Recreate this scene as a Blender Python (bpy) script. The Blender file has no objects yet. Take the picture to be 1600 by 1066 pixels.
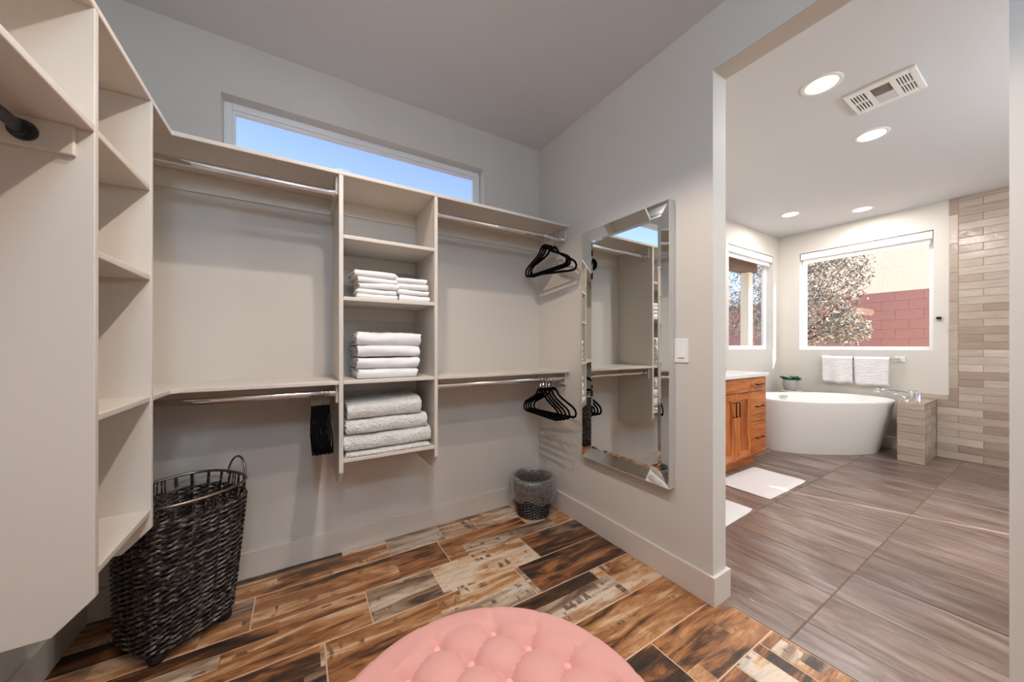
import bpy, bmesh, math, random
from mathutils import Vector, Matrix, noise

random.seed(7)
SC = bpy.context.scene
COL = SC.collection
PI = math.pi

# ------------------------------------------------------------------ camera
FPX, HOR, CAMZ = 541.5, 540.0, 1.196          # focal length and horizon row in a 1600 x 1066 frame
cd = bpy.data.cameras.new('camera'); cam = bpy.data.objects.new('camera', cd); COL.objects.link(cam)
cd.sensor_width = 36.0; cd.sensor_fit = 'HORIZONTAL'; cd.lens = FPX / 1600 * 36.0
cd.shift_y = (HOR - 533.0) / 1600.0
cd.clip_start = 0.02; cd.clip_end = 300
cam.location = (0, 0, CAMZ); cam.rotation_euler = (PI / 2, 0, -math.radians(31.56))
SC.camera = cam

# ------------------------------------------------------------------ sky, sun, exposure
SUN_AZ = Vector((0.38, -0.925, 0.0)).normalized(); SUN_EL = math.radians(30)
w = bpy.data.worlds.new('sky'); SC.world = w; w.use_nodes = True
wn = w.node_tree; wn.nodes.clear()
sky = wn.nodes.new('ShaderNodeTexSky'); sky.sky_type = 'NISHITA'; sky.sun_disc = False
sky.sun_elevation = SUN_EL; sky.sun_rotation = math.atan2(SUN_AZ.x, SUN_AZ.y)
sky.air_density = 1.0; sky.dust_density = 1.0; sky.ozone_density = 3.0
bg = wn.nodes.new('ShaderNodeBackground'); bg.inputs[1].default_value = 0.36
wo = wn.nodes.new('ShaderNodeOutputWorld')
tint = wn.nodes.new('ShaderNodeMix'); tint.data_type = 'RGBA'; tint.blend_type = 'MULTIPLY'; tint.inputs[0].default_value = 1.0
tint.inputs[7].default_value = (1.05, 0.90, 0.98, 1)
wn.links.new(sky.outputs[0], tint.inputs[6]); wn.links.new(tint.outputs[2], bg.inputs[0]); wn.links.new(bg.outputs[0], wo.inputs[0])
sd = bpy.data.lights.new('sun', 'SUN'); so = bpy.data.objects.new('sun', sd); COL.objects.link(so)
sd.energy = 15.0; sd.angle = math.radians(0.53); sd.color = (1.0, 0.93, 0.82)
sdir = -(SUN_AZ * math.cos(SUN_EL) + Vector((0, 0, math.sin(SUN_EL))))
so.rotation_euler = sdir.to_track_quat('-Z', 'Y').to_euler(); so.location = (8, -12, 9)
vs = SC.view_settings
vs.view_transform = 'Standard'; vs.look = 'None'; vs.gamma = 1.0; vs.use_curve_mapping = False
vs.exposure = 0.0
CLOSET_W, BATH_W, CLOSET_FILL, VANITY, BATH_FILL = 42.0, 12.0, 62.0, 12.0, 78.0                   # lamp strengths; the closet globe and bathroom pendant are added fill
SC.cycles.max_bounces = 10; SC.cycles.diffuse_bounces = 6; SC.cycles.glossy_bounces = 5
SC.cycles.transparent_max_bounces = 16; SC.cycles.transmission_bounces = 6
SC.cycles.use_denoising = True
SC.cycles.sample_clamp_indirect = 6.0
SC.cycles.caustics_reflective = False; SC.cycles.caustics_refractive = False

# ------------------------------------------------------------------ materials
def srgb(r, g, b):
    f = lambda c: (c / 255) / 12.92 if c / 255 <= 0.04045 else ((c / 255 + 0.055) / 1.055) ** 2.4
    return (f(r), f(g), f(b), 1.0)

class NT:
    def __init__(s, name):
        s.m = bpy.data.materials.new(name); s.m.use_nodes = True
        s.t = s.m.node_tree; s.t.nodes.clear()
        s.out = s.n('ShaderNodeOutputMaterial')
    def n(s, typ, **kw):
        nd = s.t.nodes.new(typ)
        for k, v in kw.items():
            if k in ('ins',):
                for i, x in v.items(): nd.inputs[i].default_value = x
            else: setattr(nd, k, v)
        return nd
    def l(s, a, b): s.t.links.new(a, b)
    def bsdf(s, **ins):
        b = s.n('ShaderNodeBsdfPrincipled')
        for k, v in ins.items():
            b.inputs[k.replace('_', ' ')].default_value = v
        s.l(b.outputs[0], s.out.inputs[0]); return b
    def coords(s, scale=(1, 1, 1), kind='Object', rnd=False):
        tc = s.n('ShaderNodeTexCoord'); v = tc.outputs[kind]
        if rnd:
            oi = s.n('ShaderNodeObjectInfo'); mu = s.n('ShaderNodeMath', operation='MULTIPLY'); mu.inputs[1].default_value = 137.0
            s.l(oi.outputs['Random'], mu.inputs[0])
            ad = s.n('ShaderNodeVectorMath', operation='ADD'); s.l(v, ad.inputs[0]); s.l(mu.outputs[0], ad.inputs[1]); v = ad.outputs[0]
        mp = s.n('ShaderNodeMapping'); mp.inputs['Scale'].default_value = scale
        s.l(v, mp.inputs[0]); return mp.outputs[0]
    def noise(s, vec, scale=5, detail=3, rough=0.5, dist=0.0):
        t = s.n('ShaderNodeTexNoise'); t.inputs['Scale'].default_value = scale; t.inputs['Detail'].default_value = detail
        t.inputs['Roughness'].default_value = rough; t.inputs['Distortion'].default_value = dist
        s.l(vec, t.inputs['Vector']); return t.outputs['Fac']
    def ramp(s, fac, stops, interp='LINEAR'):
        r = s.n('ShaderNodeValToRGB'); r.color_ramp.interpolation = interp
        e = r.color_ramp.elements
        while len(e) < len(stops): e.new(0.5)
        for x, (p, c) in zip(e, stops): x.position = p; x.color = c if len(c) == 4 else (*c, 1)
        s.l(fac, r.inputs[0]); return r.outputs[0]
    def mix(s, fac, a, b, mode='MIX'):
        m = s.n('ShaderNodeMix', data_type='RGBA', blend_type=mode)
        for sock, v in ((m.inputs[0], fac), (m.inputs[6], a), (m.inputs[7], b)):
            if hasattr(v, 'links'): s.l(v, sock)
            else: sock.default_value = v
        return m.outputs[2]
    def bump(s, b, h, strength=0.2, dist=0.01):
        bp = s.n('ShaderNodeBump'); bp.inputs['Strength'].default_value = strength; bp.inputs['Distance'].default_value = dist
        s.l(h, bp.inputs['Height']); s.l(bp.outputs[0], b.inputs['Normal'])

def simple(name, col, rough=0.5, metal=0.0, bump=None, var=0.0, **kw):
    t = NT(name); b = t.bsdf(Base_Color=col, Roughness=rough, Metallic=metal, **kw)
    if bump or var:
        v = t.coords()
        if bump: t.bump(b, t.noise(v, bump[0], 3), bump[1], bump[2] if len(bump) > 2 else 0.004)
        if var:
            n = t.noise(v, 6 if not bump else bump[0] * 0.2, 3)
            d = tuple(c * (1 - var) for c in col[:3]) + (1,)
            t.l(t.mix(n, d, col), b.inputs['Base Color'])
    return t.m

M = {}
M['wall'] = simple('wall_paint', srgb(208, 202, 194), 0.62, bump=(70, 0.10, 0.003))
M['ceil'] = simple('ceiling_paint', srgb(213, 214, 217), 0.75, bump=(45, 0.14, 0.004))
M['trim'] = simple('trim_paint', srgb(212, 204, 194), 0.38, bump=(25, 0.03, 0.002))
M['white'] = simple('white_plastic', srgb(236, 236, 234), 0.35, bump=(30, 0.02))
M['vinyl'] = simple('white_vinyl', srgb(235, 235, 236), 0.35, bump=(30, 0.02))
M['tub'] = simple('white_acrylic', srgb(240, 238, 234), 0.12, bump=(3, 0.01))
M['chrome'] = simple('chrome', (0.78, 0.78, 0.79, 1), 0.08, 1.0, bump=(8, 0.01))
M['mirror'] = simple('mirror_glass', (0.86, 0.88, 0.87, 1), 0.0, 1.0, bump=(2, 0.0))
M['silver'] = simple('silver_edge', srgb(205, 203, 200), 0.3, 0.3, bump=(20, 0.02))
M['bronze'] = simple('dark_bronze', srgb(38, 32, 29), 0.35, 0.7, bump=(60, 0.03))
M['steel'] = simple('antique_steel', srgb(150, 138, 126), 0.28, 0.95, bump=(90, 0.1))
M['velvet'] = simple('black_velvet', srgb(9, 8, 9), 0.95, bump=(220, 0.2), Specular_IOR_Level=0.08)
M['black'] = simple('black_rubber', srgb(14, 13, 12), 0.6, bump=(80, 0.1))
M['dark'] = simple('dark_void', srgb(38, 31, 27), 0.8, bump=(40, 0.1))
M['counter'] = simple('white_quartz', srgb(228, 228, 226), 0.18, bump=(40, 0.01), var=0.05)
M['stone'] = simple('grey_concrete', srgb(176, 176, 180), 0.7, bump=(30, 0.35), var=0.18)
M['lens'] = None
M['grout_l'] = simple('tan_grout', srgb(214, 178, 146), 0.9, bump=(90, 0.2))
M['grout_b'] = simple('brown_grout', srgb(120, 92, 76), 0.9, bump=(90, 0.2))
M['grout_w'] = simple('beige_grout', srgb(150, 136, 124), 0.9, bump=(90, 0.2))
M['stucco'] = simple('cream_stucco', srgb(248, 240, 214), 0.9, bump=(26, 0.5, 0.01), var=0.07)
M['block'] = simple('red_block', srgb(204, 152, 142), 0.9, bump=(60, 0.5), var=0.16)
M['mortar'] = simple('block_mortar', srgb(208, 164, 152), 0.9, bump=(60, 0.4))
M['gravel'] = simple('tan_gravel', srgb(222, 206, 186), 0.95, bump=(40, 0.8, 0.02), var=0.3)
M['roof'] = simple('grey_shingle', srgb(120, 122, 136), 0.9, bump=(30, 0.5), var=0.25)
M['bark'] = simple('tree_bark', srgb(110, 82, 66), 0.9, bump=(40, 0.6), var=0.3)
M['soil'] = simple('potting_soil', srgb(52, 40, 30), 0.95, bump=(80, 0.6))
M['board'] = simple('pale_board', srgb(196, 176, 156), 0.6, bump=(30, 0.1), var=0.1)

def fabric(name, col, fine=260, strength=0.5, dist=0.004, var=0.06, sheen=0.25, coarse=None):
    t = NT(name); b = t.bsdf(Base_Color=col, Roughness=0.95, Sheen_Weight=sheen)
    v = t.coords(rnd=True); n = t.noise(v, fine, 4, 0.6)
    if coarse:
        c = t.noise(v, coarse, 3, 0.6)
        mm = t.n('ShaderNodeMath', operation='ADD'); t.l(n, mm.inputs[0]); t.l(c, mm.inputs[1]); n = mm.outputs[0]
    t.bump(b, n, strength, dist)
    d = tuple(c * (1 - var * 2) for c in col[:3]) + (1,)
    t.l(t.mix(t.noise(v, 14, 3), d, col), b.inputs['Base Color']); return t.m
M['towel'] = fabric('white_terry', srgb(244, 243, 243))
M['fleece'] = fabric('cream_fleece', srgb(250, 246, 240), 95, 1.0, 0.016, 0.08, 0.3, coarse=38)
M['pinkv'] = fabric('pink_velvet', srgb(218, 158, 149), 400, 0.12, 0.002, 0.02, 0.12)
M['pinkb'] = fabric('pink_button_velvet', srgb(236, 178, 166), 400, 0.1, 0.002, 0.02, 0.1)
M['bathmat'] = fabric('white_bath_mat', srgb(226, 222, 222), 160, 0.6, 0.004)
M['shade'] = fabric('white_shade_cloth', srgb(226, 224, 218), 500, 0.1, 0.001, 0.02, 0.0)

def wicker_mat(name='dark_wicker', hi=srgb(138, 124, 118)):  # default pale tone paints strand highlights into the hamper's colour
    t = NT(name); b = t.bsdf(Roughness=0.3)
    v = t.coords((1, 1, 2.2)); n = t.noise(v, 42, 3, 0.6)
    t.l(t.ramp(n, [(0.36, srgb(18, 14, 13)), (0.52, srgb(50, 41, 38)), (0.68, hi)]), b.inputs['Base Color'])
    t.bump(b, t.noise(v, 300, 2), 0.3, 0.002); return t.m
M['wicker'] = wicker_mat(); M['wicker2'] = wicker_mat('black_brown_wicker', srgb(66, 54, 48))

def vanity_wood(name='knotty_alder', axis='Z'):
    t = NT(name); b = t.bsdf(Roughness=0.34)
    sc = {'Z': (7, 7, 0.7), 'X': (0.7, 7, 7)}[axis]
    v = t.coords(sc, rnd=True); n = t.noise(v, 3.2, 6, 0.62, 1.2); k = t.noise(v, 1.1, 2, 0.5, 0.6)
    c = t.ramp(n, [(0.25, srgb(108, 52, 22)), (0.45, srgb(176, 98, 46)), (0.62, srgb(206, 128, 68)), (0.8, srgb(226, 158, 96))])
    d = t.ramp(k, [(0.3, (0.55, 0.45, 0.4)), (0.5, (1, 1, 1)), (0.7, (1, 0.95, 0.9))])
    t.l(t.mix(1.0, c, d, 'MULTIPLY'), b.inputs['Base Color']); t.bump(b, n, 0.05, 0.002); return t.m
M['alder'] = vanity_wood(); M['alderx'] = vanity_wood('knotty_alder_cross', 'X')

def plank_mat():
    """weathered mixed-board print on glazed plank tile; x runs along the plank"""
    t = NT('reclaimed_wood_tile'); b = t.bsdf(Roughness=0.42)
    tc = t.n('ShaderNodeTexCoord'); oi = t.n('ShaderNodeObjectInfo')
    sx = t.n('ShaderNodeSeparateXYZ'); t.l(tc.outputs['Object'], sx.inputs[0])
    def M_(op, a, bb=None, cc=None):
        m = t.n('ShaderNodeMath', operation=op)
        for i, q in enumerate((a, bb, cc)):
            if q is None: continue
            if hasattr(q, 'links'): t.l(q, m.inputs[i])
            else: m.inputs[i].default_value = q
        return m.outputs[0]
    R = oi.outputs['Random']
    wn1 = t.n('ShaderNodeTexWhiteNoise', noise_dimensions='1D'); t.l(M_('MULTIPLY', R, 531.7), wn1.inputs['W'])
    R2 = wn1.outputs['Value']
    # printed sub-boards: one to three strips across the tile
    nstrip = M_('ADD', M_('FLOOR', M_('MULTIPLY', R2, 2.9)), 1.0)
    yy = M_('ADD', M_('DIVIDE', sx.outputs['Y'], 0.2285), 0.5)
    st = M_('FLOOR', M_('MULTIPLY', yy, nstrip))
    wn2 = t.n('ShaderNodeTexWhiteNoise', noise_dimensions='2D')
    cv = t.n('ShaderNodeCombineXYZ'); t.l(M_('ADD', st, M_('MULTIPLY', R, 91.0)), cv.inputs[0]); t.l(R2, cv.inputs[1]); t.l(cv.outputs[0], wn2.inputs['Vector'])
    seg = M_('FLOOR', M_('ADD', M_('MULTIPLY', sx.outputs['X'], 1.55), M_('MULTIPLY', wn2.outputs['Value'], 3.0)))
    wn3 = t.n('ShaderNodeTexWhiteNoise', noise_dimensions='3D')
    cv2 = t.n('ShaderNodeCombineXYZ'); t.l(seg, cv2.inputs[0]); t.l(st, cv2.inputs[1]); t.l(M_('MULTIPLY', R, 77.0), cv2.inputs[2]); t.l(cv2.outputs[0], wn3.inputs['Vector'])
    tone = wn3.outputs['Value']
    off = t.n('ShaderNodeVectorMath', operation='ADD'); t.l(tc.outputs['Object'], off.inputs[0])
    cv3 = t.n('ShaderNodeCombineXYZ'); t.l(M_('MULTIPLY', tone, 40.0), cv3.inputs[0]); t.l(M_('MULTIPLY', R, 60.0), cv3.inputs[1]); t.l(cv3.outputs[0], off.inputs[1])
    def mapped(s):
        mp = t.n('ShaderNodeMapping'); mp.inputs['Scale'].default_value = s; t.l(off.outputs[0], mp.inputs[0]); return mp.outputs[0]
    grain = t.noise(mapped((1.4, 30, 1)), 5.0, 6, 0.68, 0.4)
    blot = t.noise(mapped((1.5, 8.0, 1)), 1.9, 6, 0.62, 0.7)
    val = M_('ADD', M_('MULTIPLY_ADD', blot, 1.25, -0.085), M_('MULTIPLY_ADD', tone, 0.42, -0.21))
    val = M_('ADD', val, M_('MULTIPLY_ADD', grain, 0.30, -0.15))
    c = t.ramp(val, [(0.20, srgb(44, 34, 28)), (0.33, srgb(84, 56, 38)), (0.43, srgb(146, 94, 56)), (0.55, srgb(178, 126, 82)), (0.66, srgb(208, 170, 132)), (0.78, srgb(226, 204, 180)), (0.92, srgb(188, 178, 168))])
    gm = t.ramp(wn1.outputs['Color'], [(0.0, (1, 1, 1)), (0.62, (1, 1, 1)), (0.78, (0.86, 0.90, 0.95))])
    gt = t.ramp(M_('FRACT', M_('MULTIPLY', tone, 7.3)), [(0.0, (0.0, 0.0, 0.0)), (0.72, (0.0, 0.0, 0.0)), (0.76, (0.6, 0.6, 0.6))])
    bwn = t.n('ShaderNodeRGBToBW'); t.l(c, bwn.inputs[0])
    gy_ = t.n('ShaderNodeCombineColor'); t.l(bwn.outputs[0], gy_.inputs[0]); t.l(M_('MULTIPLY', bwn.outputs[0], 0.86), gy_.inputs[1]); t.l(M_('MULTIPLY', bwn.outputs[0], 0.70), gy_.inputs[2])
    c = t.mix(gt, c, gy_.outputs[0])
    saw = t.noise(mapped((15, 3.2, 1)), 1.7, 2, 0.5, 0.4); smask = t.noise(mapped((1.2, 9, 1)), 2.0, 2, 0.5)
    sw = t.ramp(saw, [(0.53, (0, 0, 0)), (0.60, (0.85, 0.85, 0.85))])
    msk = t.ramp(smask, [(0.50, (0, 0, 0)), (0.56, (1, 1, 1))])
    light = t.ramp(val, [(0.48, (0, 0, 0)), (0.58, (1, 1, 1))])
    c = t.mix(t.mix(1.0, t.mix(1.0, sw, msk, 'MULTIPLY'), light, 'MULTIPLY'), c, srgb(92, 66, 48))
    t.l(c, b.inputs['Base Color']); t.bump(b, grain, 0.12, 0.002); return t.m
M['plank'] = plank_mat()

def bath_tile():
    t = NT('driftwood_tile'); b = t.bsdf(Roughness=0.30)
    v = t.coords((6, 1.0, 1), rnd=True); n = t.noise(v, 2.4, 6, 0.66, 0.9); v2 = t.coords((14, 1.6, 1), rnd=True)
    s = t.noise(v2, 3.2, 5, 0.72, 1.2); k = t.noise(t.coords((2.5, 1.2, 1), rnd=True), 2.2, 3, 0.5)
    c = t.ramp(n, [(0.26, srgb(76, 64, 60)), (0.44, srgb(112, 96, 90)), (0.58, srgb(136, 120, 114)), (0.76, srgb(160, 148, 144))])
    c = t.mix(1.0, c, t.ramp(k, [(0.35, (0.80, 0.72, 0.66)), (0.55, (1, 1, 1)), (0.7, (0.98, 1.03, 1.12))]), 'MULTIPLY')
    oi = t.n('ShaderNodeObjectInfo')
    c = t.mix(1.0, c, t.ramp(oi.outputs['Random'], [(0, (0.74, 0.72, 0.72)), (0.5, (1, 0.96, 0.92)), (1, (1.14, 1.08, 1.04))]), 'MULTIPLY')
    c = t.mix(t.ramp(s, [(0.64, (0, 0, 0)), (0.74, (0.6, 0.6, 0.6))]), c, srgb(214, 206, 200))
    t.l(c, b.inputs['Base Color']); t.bump(b, n, 0.08, 0.002); return t.m
M['btile'] = bath_tile()

def glaze_tile():
    t = NT('glazed_beige_tile'); b = t.bsdf(Roughness=0.16)
    oi = t.n('ShaderNodeObjectInfo'); v = t.coords((6, 3, 20), rnd=True); n = t.noise(v, 2.0, 4, 0.6)
    c = t.ramp(oi.outputs['Random'], [(0, srgb(156, 138, 124)), (0.3, srgb(174, 158, 146)), (0.55, srgb(190, 178, 166)), (0.8, srgb(168, 153, 141)), (1, srgb(204, 192, 180))])
    c = t.mix(1.0, c, t.ramp(n, [(0.3, (0.86, 0.84, 0.82)), (0.7, (1.06, 1.05, 1.04))]), 'MULTIPLY')
    t.l(c, b.inputs['Base Color']); v2 = t.coords((1, 1, 1), rnd=True); t.bump(b, t.noise(v2, 22, 2), 0.25, 0.006); return t.m
M['glaze'] = glaze_tile()

def glass_mat():
    t = NT('window_glass')
    tr = t.n('ShaderNodeBsdfTransparent'); tr.inputs[0].default_value = (0.97, 0.985, 0.985, 1)
    gl = t.n('ShaderNodeBsdfGlossy'); gl.inputs['Roughness'].default_value = 0.0
    lw = t.n('ShaderNodeLayerWeight'); lw.inputs[0].default_value = 0.5
    pw = t.n('ShaderNodeMath', operation='POWER'); t.l(lw.outputs['Facing'], pw.inputs[0]); pw.inputs[1].default_value = 5.0
    ma = t.n('ShaderNodeMath', operation='MULTIPLY_ADD'); t.l(pw.outputs[0], ma.inputs[0]); ma.inputs[1].default_value = 0.85; ma.inputs[2].default_value = 0.035
    mx = t.n('ShaderNodeMixShader'); t.l(ma.outputs[0], mx.inputs[0]); t.l(tr.outputs[0], mx.inputs[1]); t.l(gl.outputs[0], mx.inputs[2])
    t.l(mx.outputs[0], t.out.inputs[0]); return t.m
M['glass'] = glass_mat()

def bag_mat():
    t = NT('clear_plastic_film')
    tr = t.n('ShaderNodeBsdfTransparent'); tr.inputs[0].default_value = (0.97, 0.97, 0.97, 1)
    gl = t.n('ShaderNodeBsdfGlossy'); gl.inputs['Roughness'].default_value = 0.20; gl.inputs[0].default_value = (0.95, 0.95, 0.95, 1)
    df = t.n('ShaderNodeBsdfDiffuse'); df.inputs[0].default_value = (0.85, 0.85, 0.85, 1)
    v = t.coords((1, 1, 0.5)); n = t.noise(v, 30, 3, 0.6, 1.2)
    bp = t.n('ShaderNodeBump'); bp.inputs['Strength'].default_value = 0.9; bp.inputs['Distance'].default_value = 0.012
    t.l(n, bp.inputs['Height']); t.l(bp.outputs[0], gl.inputs['Normal'])
    m1 = t.n('ShaderNodeMixShader'); m1.inputs[0].default_value = 0.22; t.l(gl.outputs[0], m1.inputs[1]); t.l(df.outputs[0], m1.inputs[2])
    lw = t.n('ShaderNodeLayerWeight'); lw.inputs[0].default_value = 0.5
    ma = t.n('ShaderNodeMath', operation='MULTIPLY_ADD'); t.l(lw.outputs['Facing'], ma.inputs[0]); ma.inputs[1].default_value = 0.42; ma.inputs[2].default_value = 0.14
    mx = t.n('ShaderNodeMixShader'); t.l(ma.outputs[0], mx.inputs[0]); t.l(tr.outputs[0], mx.inputs[1]); t.l(m1.outputs[0], mx.inputs[2])
    t.l(mx.outputs[0], t.out.inputs[0]); return t.m
M['bag'] = bag_mat()

def leaf_mat(name, c1, c2, c3, rough=0.45):
    t = NT(name); b = t.bsdf(Roughness=rough)
    v = t.coords(); wn_ = t.noise(v, 9, 2)
    g = t.n('ShaderNodeNewGeometry')
    t.l(t.ramp(g.outputs['Random Per Island'], [(0.1, c1), (0.5, c2), (0.9, c3)]), b.inputs['Base Color']); return t.m
M['leaf'] = leaf_mat('olive_leaves', srgb(92, 98, 100), srgb(148, 149, 146), srgb(212, 198, 168))
M['succ'] = leaf_mat('succulent_leaves', srgb(16, 60, 34), srgb(38, 100, 62), srgb(96, 160, 118), 0.35)

def emis(name, col, st):
    t = NT(name); e = t.n('ShaderNodeEmission'); v = t.coords(); n = t.noise(v, 3, 1)
    e.inputs[1].default_value = st
    t.l(t.mix(n, col, tuple(min(1, c * 1.02) for c in col[:3]) + (1,)), e.inputs[0]); t.l(e.outputs[0], t.out.inputs[0]); return t.m
M['lens'] = emis('lamp_lens', (1.0, 0.86, 0.66, 1), 6.0)

# ------------------------------------------------------------------ mesh helpers
def link(name, bm, mat, parent=None, smooth=False, loc=None, rot=None, bevel=0.0, seg=2, kind=None):
    me = bpy.data.meshes.new(name)
    if smooth:
        for f in bm.faces: f.smooth = True
    bm.to_mesh(me); bm.free(); me.materials.append(mat)
    o = bpy.data.objects.new(name, me); COL.objects.link(o)
    if parent: o.parent = parent
    if loc: o.location = loc
    if rot: o.rotation_euler = rot
    if bevel:
        md = o.modifiers.new('bevel', 'BEVEL'); md.width = bevel; md.segments = seg; md.limit_method = 'ANGLE'; md.angle_limit = math.radians(40)
    if smooth:
        me.set_sharp_from_angle(angle=math.radians(50))
    if kind: o['kind'] = kind
    return o
def share(name, src, parent, loc, rot=None):
    o = bpy.data.objects.new(name, src.data); COL.objects.link(o); o.parent = parent; o.location = loc
    if rot: o.rotation_euler = rot
    for m in src.modifiers:
        n = o.modifiers.new(m.name, m.type); n.width = m.width; n.segments = m.segments; n.limit_method = m.limit_method; n.angle_limit = m.angle_limit
    return o
def empty(name, loc, label=None, cat=None, group=None, rz=0.0):
    o = bpy.data.objects.new(name, None); COL.objects.link(o); o.location = loc; o.rotation_euler = (0, 0, rz); o.empty_display_size = 0.05
    return tag(o, label, cat, group)
def tag(o, label=None, cat=None, group=None, kind=None):
    if label: o['label'] = label
    if cat: o['category'] = cat
    if group: o['group'] = group
    if kind: o['kind'] = kind
    return o
def B(bm, x0, x1, y0, y1, z0, z1, mtx=None):
    vs_ = [bm.verts.new((x, y, z)) for x in (x0, x1) for y in (y0, y1) for z in (z0, z1)]
    for f in ((0, 1, 3, 2), (4, 6, 7, 5), (0, 4, 5, 1), (2, 3, 7, 6), (0, 2, 6, 4), (1, 5, 7, 3)):
        bm.faces.new([vs_[i] for i in f])
    if mtx: bmesh.ops.transform(bm, matrix=mtx, verts=vs_)
    return bm
def nb(): return bmesh.new()
def box(name, mat, x0, x1, y0, y1, z0, z1, parent=None, bevel=0.0, origin=None, **k):
    if origin: x0, x1, y0, y1, z0, z1 = x0 - origin[0], x1 - origin[0], y0 - origin[1], y1 - origin[1], z0 - origin[2], z1 - origin[2]
    cx_, cy_, cz_ = (x0 + x1) / 2, (y0 + y1) / 2, (z0 + z1) / 2
    return link(name, B(nb(), x0 - cx_, x1 - cx_, y0 - cy_, y1 - cy_, z0 - cz_, z1 - cz_), mat, parent, loc=(cx_, cy_, cz_), bevel=bevel, **k)
def struct(o): o['kind'] = 'structure'; return o
def tube(bm, pts, r, n=8, closed=False, squash=None):
    """sweep a circle (or r as list) along points"""
    pts = [Vector(p) for p in pts]; N = len(pts); rings = []
    up = None
    for i, p in enumerate(pts):
        a = pts[(i - 1) % N] if (closed or i > 0) else pts[i]
        c = pts[(i + 1) % N] if (closed or i < N - 1) else pts[i]
        t = (c - a).normalized()
        if up is None:
            up = Vector((0, 0, 1)) if abs(t.z) < 0.9 else Vector((1, 0, 0))
        s = t.cross(up)
        if s.length < 1e-5: s = t.cross(Vector((0, 1, 0)))
        s.normalize(); up = s.cross(t).normalized()
        rr = r[i] if isinstance(r, (list, tuple)) else r
        k1, k2 = squash or (1, 1)
        rings.append([bm.verts.new(p + s * (math.cos(2 * PI * j / n) * rr * k1) + up * (math.sin(2 * PI * j / n) * rr * k2)) for j in range(n)])
    m = N if closed else N - 1
    for i in range(m):
        A, C = rings[i], rings[(i + 1) % N]
        for j in range(n): bm.faces.new((A[j], A[(j + 1) % n], C[(j + 1) % n], C[j]))
    if not closed:
        bm.faces.new(rings[0][::-1]); bm.faces.new(rings[-1])
    return bm
def lathe(bm, prof, n=32, cap0=True, cap1=True, c=(0, 0, 0)):
    rings = [[bm.verts.new((c[0] + r * math.cos(2 * PI * j / n), c[1] + r * math.sin(2 * PI * j / n), c[2] + z)) for j in range(n)] for r, z in prof]
    for A, C in zip(rings, rings[1:]):
        for j in range(n): bm.faces.new((A[j], A[(j + 1) % n], C[(j + 1) % n], C[j]))
    if cap0: bm.faces.new(rings[0][::-1])
    if cap1: bm.faces.new(rings[-1])
    return bm
def prism(bm, poly, axis, a, b):
    """extrude a 2-D polygon along axis from a to b"""
    def P(u, v, t): return {'x': (t, u, v), 'y': (u, t, v), 'z': (u, v, t)}[axis]
    A = [bm.verts.new(P(u, v, a)) for u, v in poly]; C = [bm.verts.new(P(u, v, b)) for u, v in poly]
    n = len(poly)
    bm.faces.new(A); bm.faces.new(C[::-1])
    for i in range(n): bm.faces.new((A[i], C[i], C[(i + 1) % n], A[(i + 1) % n]))
    bmesh.ops.recalc_face_normals(bm, faces=bm.faces[:]); return bm
def holed(name, axis, p0, p1, u0, u1, z0, z1, holes, mat):
    """wall slab between p0 and p1 on axis, spanning u and z, with rectangular holes (ua, ub, za, zb)"""
    us = sorted({u0, u1, *[h[0] for h in holes], *[h[1] for h in holes]}); zs = sorted({z0, z1, *[h[2] for h in holes], *[h[3] for h in holes]})
    us = [u for u in us if u0 <= u <= u1]; zs = [z for z in zs if z0 <= z <= z1]
    bm = nb(); cache = {}
    def V(p, u, z):
        k = (p, round(u, 5), round(z, 5))
        if k not in cache: cache[k] = bm.verts.new((p, u, z) if axis == 'x' else (u, p, z))
        return cache[k]
    def solid(i, j):
        if not (0 <= i < len(us) - 1 and 0 <= j < len(zs) - 1): return False
        cu, cz_ = (us[i] + us[i + 1]) / 2, (zs[j] + zs[j + 1]) / 2
        return not any(h[0] < cu < h[1] and h[2] < cz_ < h[3] for h in holes)
    for i in range(len(us) - 1):
        for j in range(len(zs) - 1):
            if not solid(i, j): continue
            a, b, c, d = us[i], us[i + 1], zs[j], zs[j + 1]
            for p in (p0, p1): bm.faces.new((V(p, a, c), V(p, b, c), V(p, b, d), V(p, a, d)))
            for (di, dj, e) in ((-1, 0, ((a, c), (a, d))), (1, 0, ((b, c), (b, d))), (0, -1, ((a, c), (b, c))), (0, 1, ((a, d), (b, d)))):
                if not solid(i + di, j + dj):
                    (ua, za), (ub, zb) = e
                    bm.faces.new((V(p0, ua, za), V(p0, ub, zb), V(p1, ub, zb), V(p1, ua, za)))
    bmesh.ops.recalc_face_normals(bm, faces=bm.faces[:])
    return struct(link(name, bm, mat))
def fnoise(x, y, z=0.0): return noise.noise(Vector((x, y, z)))

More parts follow.
